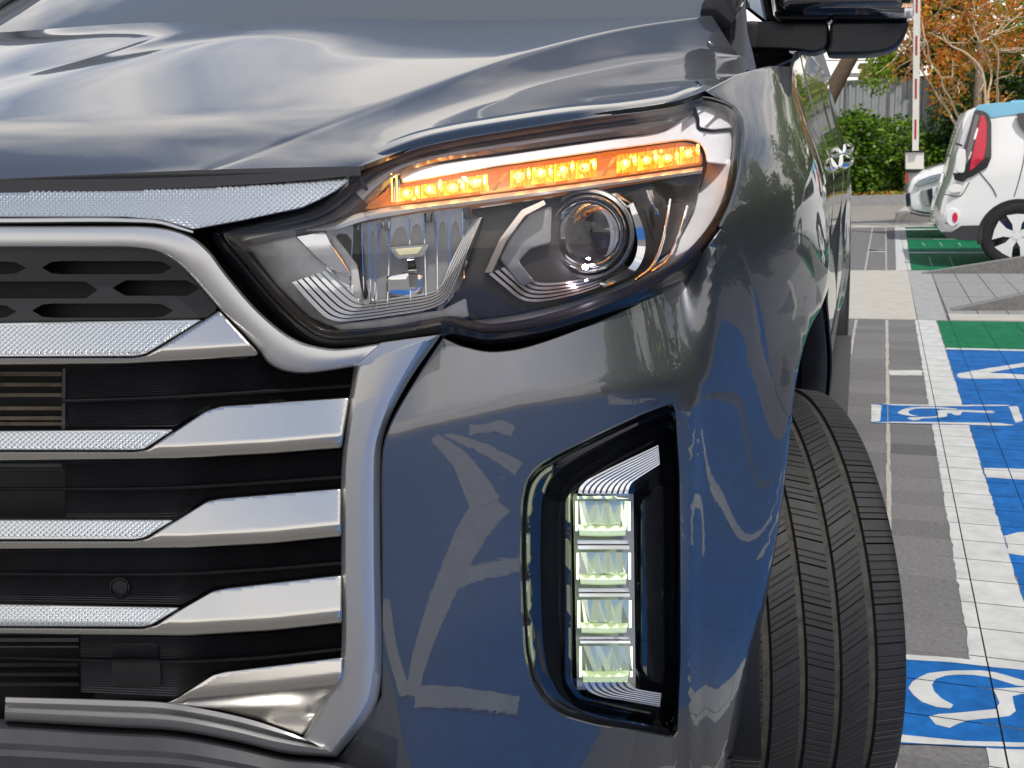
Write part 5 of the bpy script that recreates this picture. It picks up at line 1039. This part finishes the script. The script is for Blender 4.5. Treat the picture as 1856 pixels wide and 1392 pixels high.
# ---- trunks and trees
lt = empty('leaning_tree', tuple(atY([(1490, 200)], KY+3)[0])); tag(lt, 'dark leaning bare trunk rising behind the truck and mirror', 'tree'); P = atY([(1485, 215), (1506, 168), (1528, 128), (1556, 78), (1580, 20), (1600, -60)], KY+3); mb = MB(); mb.tube(P, [.25, .24, .22, .20, .18, .15], 10); mb.build('trunk', M['bark'], lt)
lv = leaves(2600, lump(atY([(1600, -110), (1560, -90), (1640, -140), (1520, -60)], KY+3), [.9, .8, .9, .7]), .16, GREENS, 'crown', None, 31); lv.parent = lt; lv.matrix_parent_inverse = lt.matrix_world.inverted()
pole = empty('utility_pole', tuple(atY([(1768, 250)], KY+1)[0])); tag(pole, 'brown utility pole standing behind the orange-leaved tree', 'pole'); mb = MB(); b0 = atY([(1765, 300)], KY+1)[0]; mb.tube([(b0[0], b0[1], GZ+.1), (b0[0], b0[1], 9)], [.10, .075], 12); mb.build('shaft', mat('pole_brown', (.20, .16, .13), .8, noise=(6, .2)), pole); mb = MB(); mb.box((b0[0]+.02, b0[1]-.1, 5.2), (.1, .05, 1.4)); mb.build('conduit', M['concrete_grey'], pole, 0)
# orange-leaved tree with several pale stems, traced at its own distance
TY = 17.5; ot = empty('orange_tree', (2.6, TY, GZ)); tag(ot, 'orange-leaved tree with twisting pale stems above the white car', 'tree')
stems = [([(1752, 300), (1742, 238), (1728, 212), (1716, 190), (1700, 168), (1692, 150), (1676, 128), (1650, 100), (1632, 78)], 5.2),
 ([(1752, 300), (1748, 228), (1735, 205), (1722, 176), (1710, 160), (1706, 140), (1685, 112), (1676, 72)], 4.2), ([(1790, 300), (1786, 190), (1784, 150), (1772, 118), (1750, 98), (1725, 84), (1700, 66), (1680, 58)], 5),
 ([(1794, 300), (1790, 180), (1796, 140), (1786, 98), (1768, 60), (1750, 20), (1756, -20)], 4.5), ([(1800, 300), (1806, 160), (1800, 144), (1830, 130), (1850, 108), (1880, 90)], 4.2), ([(1796, 260), (1806, 170), (1808, 90), (1800, 70), (1820, 50), (1856, 20)], 4),
 ([(1776, 190), (1775, 172), (1782, 150), (1770, 130), (1758, 108)], 2.6), ([(1738, 168), (1740, 150), (1752, 140), (1766, 132)], 2.2), ([(1712, 172), (1722, 150), (1726, 138)], 1.8), ([(1796, 130), (1776, 62), (1800, 40), (1836, 36)], 2.4), ([(1680, 106), (1668, 80), (1640, 60)], 1.8)]
mb = MB(); tips = []
for k, (pts, w) in enumerate(stems):
    S = spl(pts, 36); dy = TY+.5*np.sin(np.linspace(0, 3, 36)+k*1.7)-.25; P = atY(S, dy)
    if pts[0][1] >= 260: P[0, 2] = GZ
    r = np.linspace(w, w*.45, 36)/2/104; mb.tube(P+np.cumsum(RNG.normal(0, .004, P.shape), 0), r, 7); tips += list(P[14::4])
o = mb.build('trunk', M['bark_pale'], ot)
tw = MB(); cs = []
for (x, y) in [(1660, 20), (1680, 40), (1640, 60), (1665, 75), (1700, 15), (1720, 45), (1740, 20), (1690, 90), (1645, 118), (1720, 70), (1760, 40), (1790, 20), (1810, 55), (1780, 80), (1830, 30), (1850, 70), (1800, 100), (1740, 105), (1720, 118), (1842, 95), (1770, 5), (1825, 0), (1700, -20), (1760, -30), (1840, -30), (1660, -20), (1730, 140), (1716, 172), (1806, 185), (1855, 5)]:
    c = atY([(x, y)], TY+RNG.uniform(-.8, .8))[0]; cs.append(c)
    for q in range(3): e = c+RNG.normal(0, .22, 3); s_ = min(tips, key=lambda t: np.linalg.norm(t-c)); tw.tube(np.array([s_, (s_+e)/2+RNG.normal(0, .05, 3), e]), [.012, .008, .003], 4)
tw.build('twig', M['bark_pale'], ot); lv = leaves(4600, lump([c+np.array([0, .35, 0]) for c in cs], [RNG.uniform(.16, .42) for _ in cs]), .075, ORANGE, 'crown', None, 41, .5); lv.parent = ot; lv.matrix_parent_inverse = ot.matrix_world.inverted()
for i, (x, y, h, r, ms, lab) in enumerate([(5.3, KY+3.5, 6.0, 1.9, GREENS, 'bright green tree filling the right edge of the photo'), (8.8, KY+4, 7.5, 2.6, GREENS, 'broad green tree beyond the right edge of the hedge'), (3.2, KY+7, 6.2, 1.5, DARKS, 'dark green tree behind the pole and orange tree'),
        (-4.5, KY+4, 5, 1.8, GREENS, 'green tree hidden behind the truck cabin')]):
    tree('green_tree', (x, y, GZ), h, r, ms, lab, 50+i, 9000, .20, lowcrown=.2)
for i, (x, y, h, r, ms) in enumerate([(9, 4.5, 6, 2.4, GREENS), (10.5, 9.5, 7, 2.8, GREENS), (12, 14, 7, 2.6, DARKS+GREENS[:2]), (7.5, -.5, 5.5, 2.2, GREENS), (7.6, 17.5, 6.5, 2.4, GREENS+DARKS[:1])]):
    tree('roadside_tree', (x, y, GZ), h, r, ms, ['green roadside tree whose crown shows in the front wing', 'tall green roadside tree mirrored in the front door', 'dark green roadside tree mirrored in the rear door', 'low green roadside tree nearest the camera on the right', 'green roadside tree beyond the nose of the hatchback'][i], 70+i, 6000, .26, lowcrown=.12)
rh = empty('hedge', (9.6, 7, GZ)); tag(rh, 'long green hedge along the right side of the lot, mirrored in the truck', 'hedge')
cs, rs = [], []
for k in range(150):
    y = RNG.uniform(-5, 19); z = RNG.uniform(.1, 3.6); cs.append((9.3+RNG.uniform(0, 1.0)+.012*(y-7)**2*.3, y, GZ+z)); rs.append(RNG.uniform(.5, .85))
lv = leaves(22000, lump(cs, rs), .20, GREENS+DARKS[:1], 'foliage', None, 23); lv.parent = rh; lv.matrix_parent_inverse = rh.matrix_world.inverted()
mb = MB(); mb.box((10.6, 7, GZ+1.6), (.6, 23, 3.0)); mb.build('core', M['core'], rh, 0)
# ---- barrier
BY = 16.0; bar_ = empty('parking_barrier', tuple(atY([(1658, 340)], BY)[0])); tag(bar_, 'raised red and white barrier arm on its white cabinet in front of the hedge', 'barrier')
def pbox(name, x0, y0, x1, y1, Y, dep, m, par):
    P = atY([(x0, y1), (x1, y1), (x1, y0), (x0, y0)], Y); mb = MB(); mb.add(np.vstack([P, P+[0, dep, 0]]), [(0, 1, 2, 3), (3, 2, 6, 7), (1, 5, 6, 2), (0, 3, 7, 4), (0, 4, 5, 1), (4, 7, 6, 5)]); return mb.build(name, M[m], par, 0)
M['cabinet'] = mat('cabinet_white', (.66, .64, .60), .5, noise=(6, .06)); M['red'] = mat('barrier_red', (.40, .03, .035), .5)
pbox('cabinet', 1642, 276.5, 1674.5, 306.5, BY, .3, 'cabinet', bar_); pbox('cabinet_cap', 1641.5, 272, 1675, 276, BY-.02, .34, 'gap', bar_); pbox('cabinet_base', 1643, 307, 1674, 312, BY-.01, .3, 'gap', bar_); pbox('cabinet_base', 1646, 312.5, 1674, 338, BY, .3, 'concrete_dark', bar_); pbox('red_panel', 1642, 312.5, 1645.6, 338, BY, .3, 'red', bar_)
P = atY([(1659.2, 273), (1661.8, 40), (1662.5, -30)], BY-.06); ax = (P[2]-P[0]); mb = MB()
for a_, b_ in ((0, 1),):
    w = .043; mb.add([P[0]+[-w, -.02, 0], P[0]+[w, -.02, 0], P[2]+[w, -.02, 0], P[2]+[-w, -.02, 0], P[0]+[-w, .03, 0], P[0]+[w, .03, 0], P[2]+[w, .03, 0], P[2]+[-w, .03, 0]], [(0, 1, 2, 3), (1, 5, 6, 2), (0, 3, 7, 4), (3, 2, 6, 7), (5, 4, 7, 6)])
mb.build('arm', M['cabinet'], bar_, 0)
for y0, y1 in ((63, 98), (140, 177), (215, 252), (-12, 22)):
    a_ = (273-y1)/303; b_ = (273-y0)/303; A = P[0]+ax*a_; B = P[0]+ax*b_; mb = MB(); mb.add([A+[-.018, -.024, 0], A+[.010, -.024, 0], B+[.010, -.024, 0], B+[-.018, -.024, 0]], [(0, 1, 2, 3)]); mb.build('red_stripe', M['red'], bar_, 0)

# ---- cars in the bays: side outline swept across the width with rounded shoulders
def carbody(name, prof, Y, width, m, parent, inset_=.10, n=130):
    P = arc(np.vstack([prof, prof[:1]]), n, True); c = np.array([(P[:, 0].min()+P[:, 0].max())/2, .75]); R = []
    for t, k in ((0, .13), (.012, .05), (.05, .018), (.12, 0), (.5, -.01), (.88, 0), (.95, .018), (.988, .05), (1, .13)):
        Q = inset(P, max(k, 0)*.8); tum = inset_*np.clip((P[:, 1]-.95)/.6, 0, 1)*abs(2*t-1)**3
        R.append(np.stack([Q[:, 0], Y+(tum if t < .5 else -tum)+t*width, Q[:, 1]], 1))
    mb = MB(); mb.grid(np.array(R), cu=True); b = len(mb.V)
    for k_, ring in ((0, R[0]), (1, R[-1])):
        v, F = cdt(ring[:, [0, 2]], .12); b = len(mb.V); yy = ring[:, 1].mean() if False else None
        tum = inset_*np.clip((v[:, 1]-.95)/.6, 0, 1); mb.V += [tuple(q) for q in np.stack([v[:, 0], Y+(tum if k_ == 0 else width-tum), v[:, 1]], 1)]; mb.F += [tuple(i+b for i in (t if k_ == 0 else t[::-1])) for t in F]; mb.M += [0]*len(F)
    o = mb.build(name, m, parent, 45); bm = bmesh.new(); bm.from_mesh(o.data); bmesh.ops.remove_doubles(bm, verts=bm.verts, dist=1e-4); bmesh.ops.recalc_face_normals(bm, faces=bm.faces); bm.to_mesh(o.data); bm.free(); o.data.set_sharp_from_angle(angle=math.radians(45)); return o
def xz(px, Y): return atY(px, Y)[:, [0, 2]]
def decal(name, px, Y, m, parent, off=.012, th=.03, r=2, n=50):
    """a pane or lamp let into a car's side, seen outline in pixels"""
    f = lambda p, o: atY(p, Y-np.asarray(o)); return plate(name, rnd(px, r, n), M[m] if isinstance(m, str) else m, parent, f, off, th, .6, .004, 14)
SY = 11.2; soul = empty('hatchback_car', (3.7, SY+.85, GZ)); tag(soul, 'white boxy hatchback with pale blue roof and red tail lamp', 'car')
rear = xz([(1764, 196), (1752, 226), (1738, 270), (1729, 312), (1724, 330), (1713, 352), (1706, 378), (1703, 400), (1705, 420), (1716, 430), (1740, 436)], SY)
sx0 = rear[0][0]
prof = np.vstack([rear, [(3.0, .17), (5.55, .17), (5.80, .24), (5.86, .55), (5.80, .78), (5.60, .92), (4.95, 1.02), (4.25, 1.50), (3.9, 1.57), (3.0, 1.585)], xz([(1856, 186), (1800, 188), (1772, 191)], SY)])
carbody('body', prof, SY, 1.72, M['white_paint'], soul)
roofp = np.vstack([xz([(1767, 195), (1772, 190.5), (1800, 187), (1856, 184.5)], SY), [(3.0, 1.60), (3.9, 1.585), (4.25, 1.515), (4.28, 1.44), (3.9, 1.49)], xz([(1856, 206), (1815, 211), (1794, 214), (1785, 204)], SY)])
decal('roof_side', [(1766, 197), (1774, 190), (1800, 187), (1856, 184), (1930, 181), (1930, 203), (1856, 206), (1815, 211), (1796, 215), (1786, 205)], SY+.08, 'blue_roof', soul, .012, .25, 2, 60)
mb = MB(); mb.box((3.3, SY+.86, 1.545), (1.8, 1.4, .03)); mb.build('roof_panel', M['blue_roof'], soul, 0)
decal('tail_lamp_surround', [(1766, 200), (1780, 200), (1792, 207), (1797, 222), (1797, 285), (1790, 303), (1762, 320), (1742, 328), (1732, 325), (1734, 318), (1752, 250)], SY+.02, 'gloss', soul, .04)
tl = decal('tail_lamp', [(1778, 207), (1785, 211), (1789, 225), (1788, 262), (1783, 288), (1770, 301), (1757, 311), (1760, 292), (1768, 255)], SY+.02, 'red_lens', soul, .05)
decal('tail_lamp_inner', [(1768, 206), (1776, 210), (1770, 232), (1764, 262), (1756, 292), (1750, 300), (1752, 275), (1760, 240)], SY+.02, mat('smoked_lamp', (.22, .20, .21), .2, .5), soul, .048)
decal('lamp_bright', [(1771, 230), (1774, 234), (1769, 252), (1764, 255), (1766, 245)], SY+.02, 'chrome', soul, .055, .02, 1, 30); decal('lamp_bright', [(1760, 273), (1762, 276), (1757, 290), (1754, 289)], SY+.02, 'chrome', soul, .055, .02, 1, 30)
decal('rear_handle', [(1737, 270), (1750, 270), (1751, 290), (1748, 313), (1736, 313), (1732, 300), (1733, 282)], SY-.0, 'white_paint', soul, .07, .06, 4)
decal('rear_wiper', [(1732, 258), (1744, 262), (1744, 266), (1732, 262)], SY+.02, 'black', soul, .06, .1, 1, 24)
decal('rear_trim', [(1727, 313), (1745, 316), (1752, 325), (1745, 330), (1730, 326)], SY, 'black', soul, .03, .1, 2)
decal('side_glass', [(1842, 206), (1880, 202), (1880, 248), (1862, 246), (1848, 228)], SY+.06, 'glass_dark', soul, .05, .04, 3)
mb = MB(); P = np.array([(3.0, SY+.03, 1.43), (4.15, SY+.03, 1.43), (4.75, SY-.0, 1.06), (2.98, SY-.0, 1.06)]); mb.add(P-[0, .01, 0], [(3, 2, 1, 0)]); mb.build('side_glass', M['glass_dark'], soul, 0)
decal('bumper_step', [(1722, 338), (1730, 333), (1745, 336), (1742, 348), (1726, 350), (1718, 345)], SY-.005, 'white_paint', soul, .03, .08, 4)
a = np.linspace(0, 2*math.pi, 30, endpoint=False); decal('reflector_bezel', [(1727+12*math.cos(t), 394+16*math.sin(t)) for t in a], SY, 'white_paint', soul, .022, .03, 1, 40); decal('rear_reflector', [(1731+5*math.cos(t), 394+9*math.sin(t)) for t in a], SY, 'red_lens', soul, .032, .02, 1, 40)
decal('sill_cladding', [(1706, 419), (1724, 421), (1742, 409), (1778, 408), (1782, 420), (1781, 436), (1750, 436), (1716, 431)], SY, 'grey_plastic', soul, .015, .05, 3, 60)
def carwheel(parent, px, Y, R_, spoke='white_paint', x=None):
    c = atY([px], Y)[0] if px else np.array([x, Y, GZ+R_]); c[2] = GZ+R_; w = empty('wheel', tuple(c)); w.parent = parent; w.matrix_parent_inverse = parent.matrix_world.inverted(); a = np.linspace(0, 2*math.pi, 48, endpoint=False)
    rg_ = lambda r, y: np.stack([c[0]+r*np.cos(a), np.full(48, c[1]+y), c[2]+r*np.sin(a)], 1)
    mb = MB(); mb.grid(np.array([rg_(R_*.66, .02), rg_(R_*.68, -.005), rg_(R_*.8, -.02), rg_(R_*.95, -.012), rg_(R_, .02), rg_(R_, .18)]), cu=True); mb.build('tyre', M['rubber'], w, 40)
    mb = MB(); mb.grid(np.array([rg_(R_*.67, .0), rg_(R_*.63, -.004), rg_(R_*.60, .03), rg_(R_*.1, .035)]), cu=True); mb.build('rim', M['gap'], w, 40)
    for k in range(5):
        t = k*2*math.pi/5+.35; u = np.array([math.cos(t), 0, math.sin(t)]); v = np.array([-math.sin(t), 0, math.cos(t)]); P = [c+u*R_*.12+v*R_*.10, c+u*R_*.35+v*R_*.13, c+u*R_*.63+v*R_*.30, c+u*R_*.66, c+u*R_*.63-v*R_*.30, c+u*R_*.35-v*R_*.13, c+u*R_*.12-v*R_*.10]
        mb = MB(); Q = [p+np.array([0, -.012, 0]) for p in P]; mb.add(Q+[p+np.array([0, .02, 0]) for p in P], [tuple(range(7))[::-1]]+[(i, (i+1) % 7, 7+(i+1) % 7, 7+i) for i in range(7)]); mb.build('spoke', M[spoke], w, 0)
        t2 = t+math.pi/5; u2 = np.array([math.cos(t2), 0, math.sin(t2)]); v2 = np.array([-math.sin(t2), 0, math.cos(t2)]); mb = MB(); P = [c+u2*R_*a_+v2*R_*b_+np.array([0, -.004, 0]) for a_, b_ in ((.22, -.06), (.56, -.12), (.56, .12), (.22, .06))]; mb.add(P, [(3, 2, 1, 0)]); mb.build('spoke_insert', M['gloss'], w, 0)
    mb = MB(); mb.add(rg_(R_*.13, -.016), [tuple(range(48))]); mb.build('hub', M[spoke], w, 0)
    A = np.linspace(-.25, math.pi+.25, 40); mb = MB(); q = lambda r, y: np.stack([c[0]+r*np.cos(A), np.full(40, c[1]+y), c[2]+r*np.sin(A)], 1); mb.grid(np.array([q(R_*1.0, -.001), q(R_*1.10, -.004), q(R_*1.12, .006)])); mb.grid(np.array([q(R_*1.09, .0), q(.001, .0)])); mb.build('arch', M['black'], w, 40)
    return w
carwheel(soul, (1843, 418), SY-.012, .325); carwheel(soul, None, SY-.012, .325, x=5.05)
for pts in ([(1776, 313), (1788, 327), (1800, 343), (1806, 356)], [(1712, 352), (1740, 355), (1757, 330)], [(1868, 200), (1862, 260), (1846, 330), (1838, 356)], [(1735, 408), (1712, 404)]):
    mb = MB(); mb.tube(atY(spl(pts, 12), SY-.004), .0045, 5); mb.build('panel_seam', M['gap'], soul)
IY = 14.9; ion = empty('white_car', (3.9, IY+.9, GZ)); tag(ion, 'white low-nosed car parked behind the blue-roofed hatchback, only its front showing', 'car')
nose = xz([(1708, 392), (1672, 389), (1652, 384), (1646.5, 374), (1645, 352), (1647, 336), (1658, 322), (1680, 309), (1705, 300), (1735, 293), (1765, 288)], IY)
prof = np.vstack([nose, [(4.0, 1.38), (4.8, 1.42), (5.8, 1.25), (6.2, 1.05), (6.3, .6), (6.2, .2), (5.5, .16), (3.0, .16)]]); carbody('body', prof, IY, 1.75, M['white_paint'], ion, .25)
decal('head_lamp', [(1656, 336), (1664, 327), (1688, 318), (1722, 310), (1715, 319), (1694, 329), (1664, 338)], IY-.01, mat('lamp_glass_grey', (.42, .45, .50), .1, .6, 1, .02), ion, .03, .05, 2, 60)
for q in ((1662, 333), (1685, 325), (1692, 322)): decal('lamp_cell', [(q[0]-3, q[1]+2), (q[0]+4, q[1]-1), (q[0]+5, q[1]-3), (q[0]-2, q[1]-1)], IY-.01, 'chrome', ion, .04, .02, 1, 24)
decal('air_intake', [(1668, 346), (1690, 340), (1692, 372), (1678, 373), (1671, 362)], IY-.01, 'lampgrey', ion, .02, .05, 2); decal('intake_blade', [(1680, 344), (1690, 341), (1691, 371), (1686, 369)], IY-.01, 'gloss', ion, .035, .05, 2)
decal('front_grille', [(1641, 352), (1648, 349), (1649, 372), (1643, 376)], IY+.1, 'gloss', ion, .06, .1, 1, 30); decal('lower_lip', [(1650, 383), (1672, 389), (1708, 391), (1708, 394), (1672, 392.5), (1650, 387)], IY, 'grey_plastic', ion, .02, .1, 1, 40)
carwheel(ion, None, IY-.01, .32, 'chrome_soft', x=2.75); carwheel(ion, None, IY-.01, .32, 'chrome_soft', x=5.45)
